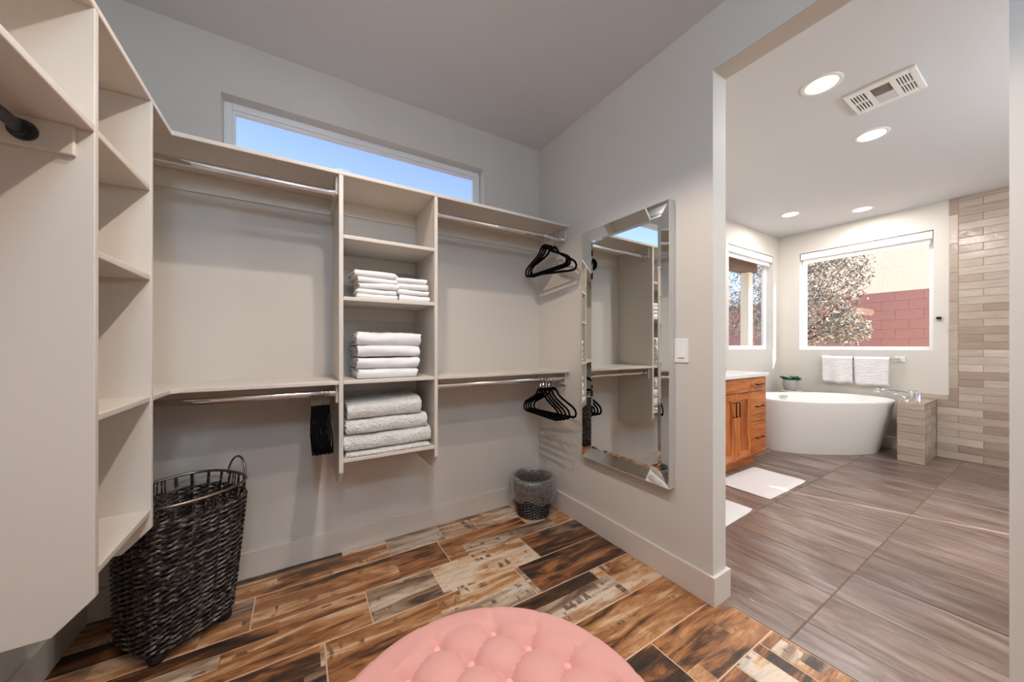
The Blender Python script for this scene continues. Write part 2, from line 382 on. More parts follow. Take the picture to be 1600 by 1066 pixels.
# ------------------------------------------------------------------ the rooms
YB, XL, XP, XP2, XR, CH = 2.235, -0.79, 1.624, 1.735, 5.87, 2.74
YF = -2.0
YS, XF = 1.868, -0.428                         # front edges of the shelving on the back and the left wall
holed('wall_back', 'y', YB, YB + 0.15, XL - 0.15, XR + 0.15, -0.1, CH + 0.1, [(-0.333, 1.135, 2.085, 2.464), (4.50, 5.70, 1.142, 2.45)], M['wall'])
holed('wall_left', 'x', XL - 0.15, XL, YF, YB, -0.1, CH + 0.1, [], M['wall'])
holed('wall_partition', 'x', XP, XP2, YF, YB, -0.1, CH + 0.05, [(0.094, 0.876, -0.1, 2.466)], M['wall'])
holed('wall_right', 'x', XR, XR + 0.15, YF, YB, -0.1, CH + 0.1, [(0.811, 1.993, 1.14, 2.455)], M['wall'])
holed('wall_front', 'y', YF - 0.15, YF, XL - 0.15, XR + 0.15, -0.1, CH + 0.1, [(4.50, 5.30, 1.0, 2.2)], M['wall'])
struct(box('ceiling', M['ceil'], XL - 0.15, XR + 0.15, YF - 0.15, YB + 0.15, CH, CH + 0.1))
struct(box('wall_sun_blocker', M['stucco'], XR + 0.15, XR + 0.53, YF - 0.15, 0.5, -0.15, 2.84))  # unseen block added to keep most sun off the bathroom end wall

# closet floor of plank tiles
fl = struct(box('floor', M['grout_l'], XL - 0.15, 1.692, YF - 0.15, YB, -0.06, -0.0015))
fl['label'] = 'closet floor of reclaimed wood look plank tiles'
def chamfer_slab(w, d, h=0.008, c=0.002):
    bm = nb(); A = [(-w / 2, -d / 2), (w / 2, -d / 2), (w / 2, d / 2), (-w / 2, d / 2)]
    lo = [bm.verts.new((x, y, -h)) for x, y in A]; mid = [bm.verts.new((x, y, -c)) for x, y in A]
    up = [bm.verts.new((x - math.copysign(c, x), y - math.copysign(c, y), 0)) for x, y in A]
    for P, Q in ((lo, mid), (mid, up)):
        for i in range(4): bm.faces.new((P[i], P[(i + 1) % 4], Q[(i + 1) % 4], Q[i]))
    bm.faces.new(up); bm.faces.new(lo[::-1]); return bm
slabs = {}
def lay(name, x0, x1, y0, y1, mat, parent, z=0.0, gap=0.0045):
    w_, d_ = round(x1 - x0 - gap, 3), round(y1 - y0 - gap, 3)
    if w_ < 0.012 or d_ < 0.012: return
    k = (w_, d_, mat.name); off = parent.location
    loc = ((x0 + x1) / 2 - off.x, (y0 + y1) / 2 - off.y, z - off.z)
    if k in slabs:
        o = bpy.data.objects.new(name, slabs[k]); COL.objects.link(o); o.parent = parent; o.location = loc
    else:
        o = link(name, chamfer_slab(w_, d_), mat, parent, loc=loc); slabs[k] = o.data
    return o
PL, PW = 0.893, 0.2285
rowj = {0: 0.447, 1: 0.717, 2: 1.166, 3: 0.981, 4: 1.372, 5: 0.74, 6: 1.207, 7: 0.50, 8: 0.86}
for k in range(0, 19):
    y1 = 2.04 - PW * (k - 1); y0 = y1 - PW
    y1 = min(y1, YB)
    if y1 < YF: break
    xe = 1.692 if y0 > 0.6 else 1.577
    j = rowj.get(k, (k * 0.377) % PL)
    xs = [XL]; x = j - PL * 6
    while x < xe:
        if x > XL + 0.02: xs.append(x)
        x += PL
    xs.append(xe)
    for a, b in zip(xs, xs[1:]): lay('plank', a, b, max(y0, YF), y1, M['plank'], fl)
yy = 0.667
while yy > YF:
    lay('plank', 1.577, 1.692, max(yy - 0.457, YF), yy, M['plank'], fl); yy -= 0.457

bf = struct(box('floor', M['grout_b'], 1.692, XR + 0.15, YF - 0.15, YB, -0.06, -0.0025))
bf['label'] = 'bathroom floor of grey brown wood look tiles'
bx = [1.694] + [1.874 + 0.3045 * i for i in range(14)]; bx = [q for q in bx if q < XR] + [XR]
by = [YB] + [q for q in [1.808 - 0.5985 * i for i in range(8)] if q > YF] + [YF]
for a, b in zip(bx, bx[1:]):
    for d, c in zip(by, by[1:]): lay('floor_tile', a, b, c, d, M['btile'], bf)

# baseboards
def baseboard(name, x0, x1, y0, y1, h=0.135):
    return struct(box(name, M['trim'], x0, x1, y0, y1, 0.0, h, bevel=0.003))
baseboard('baseboard_back', XL, XP, YB - 0.016, YB)
baseboard('baseboard_left', XL, XL + 0.016, YF, YB - 0.016)
bm = nb()                                      # wraps the end of the partition
poly = [(XP, YB - 0.016), (XP - 0.016, YB - 0.016), (XP - 0.016, 0.86), (XP2 + 0.016, 0.86), (XP2 + 0.016, YB), (XP2, YB), (XP2, 0.876), (XP, 0.876)]
struct(link('baseboard_partition', prism(bm, poly, 'z', 0.0, 0.135), M['trim'], bevel=0.003))
bm = nb(); poly = [(XP, YF), (XP - 0.016, YF), (XP - 0.016, 0.110), (XP2 + 0.016, 0.110), (XP2 + 0.016, YF), (XP2, YF), (XP2, 0.094), (XP, 0.094)]
struct(link('baseboard_jamb', prism(bm, poly, 'z', 0.0, 0.135), M['trim'], bevel=0.003))
baseboard('baseboard_right', XR - 0.016, XR, 0.98, YB)
baseboard('baseboard_end', 4.10, XR - 0.016, YB - 0.016, YB)
baseboard('baseboard_front', XL + 0.016, XP - 0.016, YF, YF + 0.016)

# ------------------------------------------------------------------ windows
def window(name, axis, u0, u1, z0, z1, pin, depth=0.075, fw=0.038, label=None, split=None):
    """vinyl frame and pane set back in the opening; pin is the inner wall face, depth the reveal"""
    r = struct(empty(name, (0, 0, 0)));
    if label: r['label'] = label
    def bb(nm, mat, a, b, c, d, e, f, par, bev=0.003):
        return box(nm, mat, *((a, b, c, d) if axis == 'y' else (c, d, a, b)), e, f, par, bevel=bev)
    p0, p1 = pin + depth, pin + depth + 0.05
    bm = nb()
    fr = bb('window_frame', M['vinyl'], u0, u0 + fw, p0, p1, z0, z1, r)
    bb('window_frame', M['vinyl'], u1 - fw, u1, p0, p1, z0, z1, r)
    bb('window_frame', M['vinyl'], u0 + fw, u1 - fw, p0, p1, z0, z0 + fw, r)
    bb('window_frame', M['vinyl'], u0 + fw, u1 - fw, p0, p1, z1 - fw, z1, r)
    s = 0.014
    a, b, c, d = u0 + fw, u1 - fw, z0 + fw, z1 - fw
    for q in ((a, a + s, c, d), (b - s, b, c, d), (a + s, b - s, c, c + s), (a + s, b - s, d - s, d)):
        bb('glazing_bead', M['vinyl'], q[0], q[1], p0 + 0.012, p1 - 0.012, q[2], q[3], r, 0.001)
    bm = nb(); pm = (p0 + p1) / 2
    P = (lambda u, z: (u, pm, z)) if axis == 'y' else (lambda u, z: (pm, u, z))
    bm.faces.new([bm.verts.new(P(u, z)) for u, z in ((a + s, c + s), (b - s, c + s), (b - s, d - s), (a + s, d - s))])
    link('pane', bm, M['glass'], r)
    return r
window('window_1', 'y', -0.333, 1.135, 2.085, 2.464, YB, 0.07, 0.034, 'high transom window above the closet shelves showing blue sky')
window('window_2', 'y', 4.50, 5.70, 1.142, 2.45, YB, 0.085, 0.04, 'bathroom window above the vanity counter')
window('window_3', 'x', 0.811, 1.993, 1.14, 2.455, XR, 0.085, 0.03, 'large square bathroom window above the bathtub')
window('window_sun_slit', 'y', 4.50, 5.30, 1.0, 2.2, YF - 0.15, 0.05, 0.04, 'added unseen bathroom window letting in a sliver of sun')  # unseen window, added to let in the floor's sun streak
# added shutters in an added, unseen window shape one sliver of sun
for i, (a, b) in enumerate(((4.50, 4.722), (4.752, 5.30))):
    s = empty('sun_slit_shutter', ((a + b) / 2, YF + 0.02, 1.0), ('narrow' if i == 0 else 'wide') + ' added shutter leaf, unseen, shaping the sun sliver', 'shutter', 'added sun slit shutters')
    box('sun_slit_board', M['vinyl'], a - (a + b) / 2 - 0.02 * (i == 0), b - (a + b) / 2 + 0.02 * (i == 1), -0.012, 0.012, -0.02, 1.22, s, bevel=0.003)

# roller shades
def shade(axis, u0, u1, zt, p, label):
    r = empty('roller_shade', ((u0 + u1) / 2, p, zt) if axis == 'y' else (p, (u0 + u1) / 2, zt), label, 'window shade')
    h = (u1 - u0) / 2
    a = (lambda x0, x1, y0, y1, z0, z1, nm, m, bv: box(nm, m, *((x0, x1, y0, y1) if axis == 'y' else (y0, y1, x0, x1)), z0, z1, r, bevel=bv))
    a(-h, h, -0.0, 0.07, -0.085, -0.006, 'valance', M['vinyl'], 0.006)
    a(-h + 0.02, h - 0.02, 0.03, 0.034, -0.125, -0.085, 'shade_cloth', M['shade'], 0.0)
    a(-h + 0.02, h - 0.02, 0.024, 0.040, -0.140, -0.125, 'hem_bar', M['vinyl'], 0.003)
shade('y', 4.51, 5.685, 2.448, YB + 0.004, 'white roller shade rolled up over the vanity window')
shade('x', 0.818, 1.985, 2.452, XR + 0.004, 'white roller shade rolled up over the bathtub window')

# ------------------------------------------------------------------ shelving
T = 0.019
ZT, Z2, Z3, ZM, Z5 = 2.046, 1.739, 1.436, 1.024, 0.640       # shelf tops
PB, CHF = 0.575, 0.070                                         # panel bottom at its front edge, chamfer
CL = 0.075                                                     # cleat height
def panel_y(name, y0, y1, parent, zt):
    """panel standing on the left wall"""
    o = parent.location
    poly = [(XL, PB - CHF), (XF - CHF, PB - CHF), (XF, PB), (XF, zt), (XL, zt)]
    return link(name, prism(nb(), [(u - o.x, v - o.z) for u, v in poly], 'y', y0 - o.y, y1 - o.y), M['trim'], parent, bevel=0.002)
def panel_x(name, x0, x1, parent, zt):
    o = parent.location
    poly = [(YB, PB - CHF), (YS + CHF, PB - CHF), (YS, PB), (YS, zt), (YB, zt)]
    return link(name, prism(nb(), [(u - o.y, v - o.z) for u, v in poly], 'x', x0 - o.x, x1 - o.x), M['trim'], parent, bevel=0.002)
def bpart(name, parent, x0, x1, y0, y1, z0, z1, mat=None, bevel=0.002):
    return box(name, mat or M['trim'], x0, x1, y0, y1, z0, z1, parent, bevel=bevel, origin=parent.location)

# long top shelf, L-shaped round the corner, with wall cleats
ts = empty('closet_top_shelf', (XL, YB, ZT), 'long L-shaped top shelf running under the transom window', 'shelf')
bm = nb(); poly = [(XL, YB), (XL, -1.2), (XF, -1.2), (XF, YS), (XP, YS), (XP, YB)]
link('board', prism(bm, [(x - XL, y - YB) for x, y in poly], 'z', -T, 0), M['trim'], ts, bevel=0.003)
def cleat(p, *a): return bpart('cleat', p, *a)
# tower on the back wall
X1a, X1b, X2a, X2b = 0.164, 0.184, 0.642, 0.661
tb = empty('shelf_tower', (0.41, YB, PB - CHF), 'open shelf tower on the back wall holding folded towels', 'shelves')
panel_x('side_panel', X1a, X1b, tb, ZT - T); panel_x('side_panel', X2a, X2b, tb, ZT - T)
for z in (Z2, Z3, ZM, Z5):
    bpart('shelf', tb, X1b, X2a, YS + 0.002, YB, z - T, z, bevel=0.003)
for z in (ZT - T, Z2 - T, Z3 - T, ZM - T, Z5 - T):
    cleat(tb, X1b, X2a, YB - 0.012, YB, z - CL, z)
# tower on the left wall
Y1a, Y1b, Y2a, Y2b = 1.264, 1.283, 1.645, 1.664
tl = empty('shelf_tower', (XL, 1.46, PB - CHF), 'tall empty shelf tower on the left wall beside the hamper', 'shelves')
panel_y('side_panel', Y1a, Y1b, tl, ZT - T); panel_y('side_panel', Y2a, Y2b, tl, ZT - T)
for z in (Z2, Z3, ZM, Z5):
    bpart('shelf', tl, XL, XF - 0.002, Y1b, Y2a, z - T, z, bevel=0.003)
for z in (ZT - T, Z2 - T, Z3 - T, ZM - T, Z5 - T):
    cleat(tl, XL, XL + 0.012, Y1b, Y2a, z - CL, z)
# cleats under the top shelf
for a in ((XL + 0.012, X1a, YB - 0.012, YB), (X2b, XP, YB - 0.012, YB), (XL, XL + 0.012, Y2b, YB)):
    cleat(ts, *a, ZT - T - 0.09, ZT - T)
for a in ((X1a - 0.012, X1a, YS + 0.03, YB - 0.012), (X2b, X2b + 0.012, YS + 0.03, YB - 0.012), (XP - 0.012, XP, YS + 0.03, YB - 0.012)):
    cleat(ts, *a, ZT - T - 0.09, ZT - T)
cleat(ts, XL + 0.012, XF - 0.06, Y2b, Y2b + 0.012, ZT - T - 0.09, ZT - T)
# middle shelves for hanging
ml = empty('closet_shelf', (XL, YB, ZM), 'waist-high L-shaped shelf above the left hanging rod', 'shelf', None)
poly = [(XL, YB), (XL, Y2b), (XF, Y2b), (XF, YS - 0.02), (XF + 0.02, YS), (X1a, YS), (X1a, YB)]
link('board', prism(nb(), [(x - XL, y - YB) for x, y in poly], 'z', -T, 0), M['trim'], ml, bevel=0.003)
for a in ((XL + 0.012, X1a, YB - 0.012, YB), (XL, XL + 0.012, Y2b, YB), (X1a - 0.012, X1a, YS + 0.03, YB - 0.012)):
    cleat(ml, *a, ZM - T - 0.09, ZM - T)
mr = empty('closet_shelf', (XP, YB, ZM), 'waist-high straight shelf between towel tower and mirror wall', 'shelf')
bpart('board', mr, X2b, XP, YS, YB, ZM - T, ZM, bevel=0.003)
for a in ((X2b + 0.012, XP - 0.012, YB - 0.012, YB), (X2b, X2b + 0.012, YS + 0.03, YB), (XP - 0.012, XP, YS + 0.03, YB)):
    cleat(mr, *a, ZM - T - 0.09, ZM - T)
mn = empty('closet_shelf', (XL, 0.5, Z2), 'shelf at upper left corner of view above a dark rod', 'shelf')
bpart('board', mn, XL, XF, -1.2, Y1a, Z2 - T, Z2, bevel=0.003)
cleat(mn, XL, XF - 0.03, Y1a - 0.014, Y1a, Z2 - T - 0.07, Z2 - T)
cleat(mn, XL, XL + 0.012, -1.2, Y1a - 0.014, Z2 - T - 0.07, Z2 - T)
# end panel of the near left section, behind the camera
ep = empty('shelf_end_panel', (XL, -1.21, PB - CHF), 'painted end panel of the left shelving behind the camera', 'panel')
panel_y('board', -1.22, -1.2, ep, ZT)

def rod(name, axis, u0, u1, v, z, label, mat, r=0.015):
    o = empty(name, ((u0 + u1) / 2, v, z) if axis == 'x' else (v, (u0 + u1) / 2, z), label, 'rod')
    h = (u1 - u0) / 2; P = (lambda u: (u, 0, 0)) if axis == 'x' else (lambda u: (0, u, 0))
    link('pole', tube(nb(), [P(-h), P(h)], r, 16, squash=(0.62, 1.0)), mat, o, smooth=True)
    for s in (-1, 1):
        link('flange', tube(nb(), [P(s * h), P(s * (h - 0.006))], r * 1.55, 16), mat, o, smooth=True)
        bm = nb(); tube(bm, [P(s * (h - 0.006)), P(s * (h - 0.022))], r * 1.2, 16, squash=(0.75, 1.0)); link('socket', bm, mat, o, smooth=True)
    return o
RY = 1.93
ZRU, ZRL = 1.955, 0.962
rod('closet_rod', 'x', XL + 0.012, X1a - 0.012, RY, ZRU, 'chrome hanging rod under top shelf left of towel tower', M['chrome'])
rod('closet_rod', 'x', X2b + 0.012, XP - 0.012, RY, ZRU, 'chrome hanging rod under top shelf right of towel tower', M['chrome'])
rod('closet_rod', 'x', XL + 0.012, X1a - 0.012, RY, ZRL, 'chrome hanging rod under waist-high shelf above hamper', M['chrome'])
rod('closet_rod', 'x', X2b + 0.012, XP - 0.012, RY, ZRL, 'chrome hanging rod under waist-high shelf above waste basket', M['chrome'])
rod('closet_rod', 'y', -1.2, Y1a - 0.014, -0.533, 1.684, 'dark rod end at upper left edge of view', simple('gunmetal', srgb(84, 86, 92), 0.32, 0.8, bump=(60, 0.03)))

# ------------------------------------------------------------------ hangers
def hanger_mesh(wd=0.42):
    k = wd / 0.42
    half = [(0.0, 0.0), (0.016, -0.002), (0.032, -0.014), (0.048, -0.038), (0.075, -0.058), (0.13, -0.085), (0.175, -0.106), (0.198, -0.124), (0.207, -0.145), (0.202, -0.165), (0.186, -0.174), (0.15, -0.176)]
    path = [(y * k, z) for y, z in half] + [(-y * k, z) for y, z in half[::-1][:-1]]
    bm = nb(); n = len(path); rings = []
    for i, (y, z) in enumerate(path):
        a, c = path[i - 1], path[(i + 1) % n]
        t = Vector((c[0] - a[0], c[1] - a[1])).normalized(); nn = Vector((-t.y, t.x)); wv = 0.0075 if z < -0.01 else 0.011
        ring = []
        for sx, sn in ((-1, -1), (1, -1), (1, 1), (-1, 1)):
            ring.append(bm.verts.new((sx * 0.0028, y + nn.x * wv * sn, z + nn.y * wv * sn)))
        rings.append(ring)
    for i in range(n):
        A, C = rings[i], rings[(i + 1) % n]
        for j in range(4): bm.faces.new((A[j], A[(j + 1) % 4], C[(j + 1) % 4], C[j]))
    bmesh.ops.recalc_face_normals(bm, faces=bm.faces[:]); return bm
def hook_mesh():
    pts = [(0, 0, 0.004), (0, 0, 0.042)]
    R_ = 0.0205
    for i in range(13):
        a = math.radians(-60 + i * 22); pts.append((0, -R_ * math.cos(a) * -1 * 1.0, 0.066 + R_ * math.sin(a)))
    return tube(nb(), pts, 0.0017, 6)
H0 = None
def hanger(x, z, rz, label, group, tilt=0.0, dy=0.0):
    global H0
    r = empty('clothes_hanger', (x, RY + dy, z), label, 'hanger', group, rz); r.rotation_euler.x = tilt
    if H0 is None:
        a = link('body', hanger_mesh(), M['velvet'], r, bevel=0.0015); b = link('hook', hook_mesh(), M['chrome'], r, smooth=True); H0 = (a, b)
    else:
        for s, nm in zip(H0, ('body', 'hook')):
            o = s.copy(); COL.objects.link(o); o.parent = r
    return r
# hook top rests on the rod: hook inner top is about 0.071 above the neck
NZ = 0.0835
ORD = ('first', 'second', 'third', 'fourth', 'fifth', 'sixth', 'seventh', 'eighth', 'ninth', 'tenth', 'eleventh')
for i in range(11):
    hanger(0.052 + i * 0.0073, ZRL + 0.015 - NZ, random.uniform(-0.008, 0.008), f'black velvet hanger in tight edge-on row above hamper, {ORD[i]} from the left', 'hangers on the lower left rod', random.uniform(-0.012, 0.012))
for i, (x, rz) in enumerate(((1.445, 0.10), (1.465, 0.08), (1.485, 0.07), (1.528, 0.20))):
    nm = ('first', 'second', 'third', 'last and most separate')[i]
    hanger(x, ZRU + 0.015 - NZ, rz, f'black velvet hanger on upper right rod, {nm} from the left', 'hangers on the upper right rod', (-0.06, -0.05, -0.04, 0.06)[i])
for i, (x, rz) in enumerate(((1.415, -0.02), (1.44, 0.0), (1.465, 0.02), (1.49, 0.05), (1.53, 0.12))):
    nm = ('first', 'second', 'third', 'fourth', 'last')[i]
    hanger(x, ZRL + 0.015 - NZ, rz, f'black velvet hanger on lower right rod, {nm} from the left', 'hangers on the lower right rod', (0.02, 0.03, 0.03, 0.02, 0.0)[i])

# ------------------------------------------------------------------ folded towels and blankets
def fold_mesh(W, D, H, seed, nu=2, nx=20, wob=0.004, skew=0.0, lean=0.0, fr=1.0):
    """nested U-shaped layers, fold at -y (front), cut ends to +y; x is the width"""
    bm = nb(); t = H / (2 * nu) * 0.97
    for u in range(nu):
        hh = H - 2 * t * u; zc = H / 2; r = (hh - t) / 2; y0 = -D / 2 + t * u + 0.002 * u
        mid = []
        for i in range(7): mid.append((D / 2 - (D - r - t * u - t / 2) * i / 6, zc - r, 0, -1))
        yc = mid[-1][0]
        for i in range(1, 8):
            a = -PI / 2 - PI * i / 8; mid.append((yc + math.cos(a) * r, zc + math.sin(a) * r, math.cos(a), math.sin(a)))
        for i in range(7): mid.append((yc + (D / 2 - yc) * i / 6, zc + r, 0, 1))
        rings = []
        for ix in range(nx + 1):
            fx = ix / nx; x = (fx - 0.5) * W; loop = []
            e = min(fx, 1 - fx) * nx; end = 1.0 if e >= 1.5 else (0.80 + 0.2 * e / 1.5)
            for sgn in (1, -1):
                seq = mid if sgn == 1 else mid[::-1]
                for (y, z, ny, nz_) in seq:
                    o = t / 2 * sgn * (end if sgn == 1 else 1)
                    py, pz = y + ny * o, z + nz_ * o
                    q = fnoise(x * 7 + seed, py * 7, seed * 3.1) * wob + fnoise(x * 24 + seed, py * 20, pz * 30) * wob * 0.45
                    kz = pz / H
                    px = x + fnoise(seed * 2 + u * 5.3, py * 8, pz * 40) * 0.012 * abs(2 * fx - 1) ** 3 + lean * kz
                    loop.append(bm.verts.new((px, py * fr + fnoise(x * 9, pz * 20, seed) * wob * 0.8, pz + q * (0.25 + 0.75 * kz) + skew * fx * kz)))
            rings.append(loop)
        n = len(rings[0]); m = n // 2
        for A, C in zip(rings, rings[1:]):
            for j in range(n): bm.faces.new((A[j], A[(j + 1) % n], C[(j + 1) % n], C[j]))
        for R_ in (rings[0], rings[-1]):
            for j in range(m - 1): bm.faces.new((R_[j], R_[j + 1], R_[n - 2 - j], R_[n - 1 - j]))
    bmesh.ops.recalc_face_normals(bm, faces=bm.faces[:]); return bm
def folded(name, x, y, z, W, D, H, seed, label, cat, group, mat='towel', rz=0.0, sub=True, **k):
    o = link(name, fold_mesh(W, D, H, seed, **k), M[mat], None, smooth=True, loc=(x, y, z), rot=(0, 0, rz))
    if mat == 'fleece':
        sb = o.modifiers.new('sub', 'SUBSURF'); sb.levels = sb.render_levels = 2
        tx = bpy.data.textures.get('pile') or bpy.data.textures.new('pile', 'CLOUDS'); tx.noise_scale = 0.015; tx.noise_depth = 2
        dp = o.modifiers.new('pile', 'DISPLACE'); dp.texture = tx; dp.texture_coords = 'GLOBAL'; dp.strength = 0.007; dp.mid_level = 0.5
    tag(o, label, cat, group); return o
# small stacks on the upper shelf
ordn = ('bottom', 'second from bottom', 'third from bottom', 'fourth from bottom', 'top')
hs = (0.026, 0.025, 0.029, 0.027, 0.033); z = Z3
for i, h in enumerate(hs):
    folded('folded_washcloth', 0.352 + (0.004, -0.004, 0.003, 0.0, -0.012)[i], 2.02, z, 0.190 + (0.01, 0, 0.004, 0, 0.012)[i], 0.24, h, 3.3 * i + 1, f'white folded washcloth, {ordn[i]} of the left pile on towel shelf', 'towel', 'washcloths on the upper towel shelf', rz=0.02 * (i - 2), nx=16, wob=0.006); z += h + 0.0015
ordr = ('bottom', 'second from bottom', 'second from top', 'top')
hs = (0.036, 0.028, 0.030, 0.031); z = Z3
for i, h in enumerate(hs):
    folded('folded_washcloth', 0.535 + (0.012, 0.006, 0.002, -0.004)[i], 2.02, z, 0.166, 0.24, h, 5.1 * i + 40, f'white folded washcloth, {ordr[i]} of the right pile on towel shelf', 'towel', 'washcloths on the upper towel shelf', rz=-0.03, nx=16, wob=0.006, skew=(-0.004, -0.002, 0, 0)[i]); z += h + 0.0015
hs = (0.050, 0.056, 0.056, 0.066); z = ZM
for i, h in enumerate(hs):
    folded('folded_bath_towel', 0.405 + (-0.004, 0.0, 0.004, 0.004)[i], 2.03, z, (0.30, 0.31, 0.315, 0.325)[i], 0.28, h, 7.7 * i + 90, f'white folded bath towel, {ordr[i]} of the four on middle shelf', 'towel', 'bath towels on the middle shelf', rz=(0.01, -0.02, 0.02, 0.0)[i], wob=0.011, nu=2 if i < 3 else 3); z += h + 0.0035
specs = ((0.425, 0.34, 0.018, 'thin cream mat lying flat under the folded blankets', 1, 'mat', 'folded_mat'),
         (0.445, 0.335, 0.076, 'cream fleece blanket, bottom and widest of the three', 2, 'blanket', 'folded_blanket'),
         (0.415, 0.325, 0.072, 'cream fleece blanket, middle of the three', 2, 'blanket', 'folded_blanket'),
         (0.375, 0.315, 0.076, 'cream fleece blanket, top of the three with taupe shaded face', 2, 'blanket', 'folded_blanket'))
z = Z5
for i, (W_, D_, h, lb, nu, ct, nm) in enumerate(specs):
    folded(nm, (0.413, 0.413, 0.405, 0.392)[i], 2.052 - 0.012 * (i == 0), z, W_, D_, h, 11.3 * i + 200, lb, ct, 'folded blankets on the lowest shelf', 'fleece', nu=nu, nx=36, wob=0.004 if i == 0 else 0.008, skew=(0.0, 0.004, 0.006, 0.02)[i]); z += h + 0.005

# ------------------------------------------------------------------ wall mirror and switch
mi = empty('wall_mirror', (XP, 1.3815, 0.475), 'tall rectangular wall mirror with sloping silver frame', 'mirror')
MW, MHT, FWD, TO, TI = 0.627, 1.455, 0.062, 0.0435, 0.022     # width, height, frame width, outer and inner thickness
box('backing', M['silver'], -TI + 0.006, 0, -MW / 2 + 0.004, MW / 2 - 0.004, 0.004, MHT - 0.004, mi)
o4 = [(-MW / 2, 0), (MW / 2, 0), (MW / 2, MHT), (-MW / 2, MHT)]
i4 = [(-MW / 2 + FWD, FWD), (MW / 2 - FWD, FWD), (MW / 2 - FWD, MHT - FWD), (-MW / 2 + FWD, MHT - FWD)]
for k in range(4):
    a, b, c, d = o4[k], o4[(k + 1) % 4], i4[(k + 1) % 4], i4[k]
    bm = nb(); F = [bm.verts.new((-TO, *a)), bm.verts.new((-TO, *b)), bm.verts.new((-TI, *c)), bm.verts.new((-TI, *d))]
    bm.faces.new(F); bmesh.ops.recalc_face_normals(bm, faces=bm.faces[:])
    G = [bm.verts.new((-TI + 0.008, *q)) for q in (a, b, c, d)]
    bm.faces.new(G[::-1])
    for i in range(4): bm.faces.new((F[i], F[(i + 1) % 4], G[(i + 1) % 4], G[i]))
    bmesh.ops.recalc_face_normals(bm, faces=bm.faces[:])
    link('frame_strip', bm, M['mirror'], mi)
    bm = nb(); n_ = ((b[0] - a[0]), (b[1] - a[1])); L_ = math.hypot(*n_); n_ = (n_[1] / L_, -n_[0] / L_)
    e = 0.003
    A = [(a[0], a[1]), (b[0], b[1]), (b[0] + n_[0] * e, b[1] + n_[1] * e), (a[0] + n_[0] * e, a[1] + n_[1] * e)]
    bm = prism(nb(), A, 'x', -TO - 0.0015, -0.001)
    link('edge_band', bm, M['silver'], mi)
bm = nb(); bev = 0.016
V = lambda x, q: bm.verts.new((x, *q))
j4 = [(-MW / 2 + FWD + bev, FWD + bev), (MW / 2 - FWD - bev, FWD + bev), (MW / 2 - FWD - bev, MHT - FWD - bev), (-MW / 2 + FWD + bev, MHT - FWD - bev)]
P4 = [V(-TI - 0.0005, q) for q in i4]; Q4 = [V(-TI - 0.0035, q) for q in j4]
bm.faces.new(Q4)
for k in range(4): bm.faces.new((P4[k], P4[(k + 1) % 4], Q4[(k + 1) % 4], Q4[k]))
R4 = [V(-TI + 0.005, q) for q in i4]; bm.faces.new(R4[::-1])
for k in range(4): bm.faces.new((R4[k], R4[(k + 1) % 4], P4[(k + 1) % 4], P4[k]))
bmesh.ops.recalc_face_normals(bm, faces=bm.faces[:])
link('mirror_pane', bm, M['mirror'], mi)

sw = empty('light_switch', (XP, 1.028, 1.170), 'white rocker light switch beside the mirror', 'switch')
box('plate', M['white'], -0.006, 0, -0.037, 0.037, -0.06, 0.06, sw, bevel=0.003)
bm = prism(nb(), [(-0.006, -0.034), (-0.006, 0.034), (-0.0075, 0.034), (-0.0125, -0.034)], 'y', -0.0165, 0.0165)
link('rocker', bm, M['white'], sw, bevel=0.001)

# ------------------------------------------------------------------ wicker hamper
def sup(a, b, n, th):
    c, s = math.cos(th), math.sin(th)
    return (a * math.copysign(abs(c) ** (2 / n), c), b * math.copysign(abs(s) ** (2 / n), s))
hm = empty('laundry_hamper', (-0.437, 1.975, 0.0), 'dark wicker laundry hamper with metal rim beside left shelves', 'hamper', rz=math.radians(37))
HZ0, HZ1 = 0.045, 0.60
def hpt(th, z, off=0.0):
    k = (z - HZ0) / (HZ1 - HZ0); a, b = 0.150 + 0.040 * k, 0.150 + 0.038 * k
    n = 4.2 - 1.6 * k
    x, y = sup(a + off, b + off, n, th); return (x + 0.012 * k, y - 0.03 * k, z)
NS = 26
# even spacing round the outline
ring = [hpt(2 * PI * i / 720, 0.3) for i in range(721)]
cum = [0.0]
for p, q in zip(ring, ring[1:]): cum.append(cum[-1] + math.hypot(q[0] - p[0], q[1] - p[1]))
def th_at(f):
    t_ = (f % 1.0) * cum[-1]; lo, hi = 0, 720
    while hi - lo > 1:
        m_ = (lo + hi) // 2
        if cum[m_] <= t_: lo = m_
        else: hi = m_
    return 2 * PI * (lo + (t_ - cum[lo]) / max(1e-9, cum[hi] - cum[lo])) / 720
bm = nb()
for i in range(NS):
    th = th_at(i / NS)
    for d in (-0.004, 0.004):
        tube(bm, [hpt(th + d * 4, z_) for z_ in (HZ0, 0.2, 0.35, 0.5, HZ1)], 0.0032, 5)
link('stakes', bm, M['wicker'], hm, smooth=True, kind='stuff')
bm = nb(); ROWS = 25; SEG = NS * 6
for r_ in range(ROWS):
    z0 = HZ0 + 0.006 + r_ * (0.505 / ROWS)
    for s_ in (0, 1):
        pts = []
        for i in range(SEG):
            f = i / SEG; ph = PI * NS * f + (PI if s_ else 0) + (PI if r_ % 2 else 0)
            off = 0.0075 * math.cos(ph)
            zz = z0 + 0.0045 * math.sin(ph * 1.0) + 0.0035 * fnoise(f * 60, r_ * 1.7, s_)
            pts.append(hpt(th_at(f), zz, off + 0.0015 * fnoise(f * 90, r_, 3)))
        tube(bm, pts, 0.0052, 6, closed=True)
link('wicker_weave', bm, M['wicker'], hm, smooth=True, kind='stuff')
link('rim', tube(nb(), [hpt(th_at(i / 72), HZ1, 0.002) for i in range(72)], 0.0062, 8, closed=True), M['steel'], hm, smooth=True)
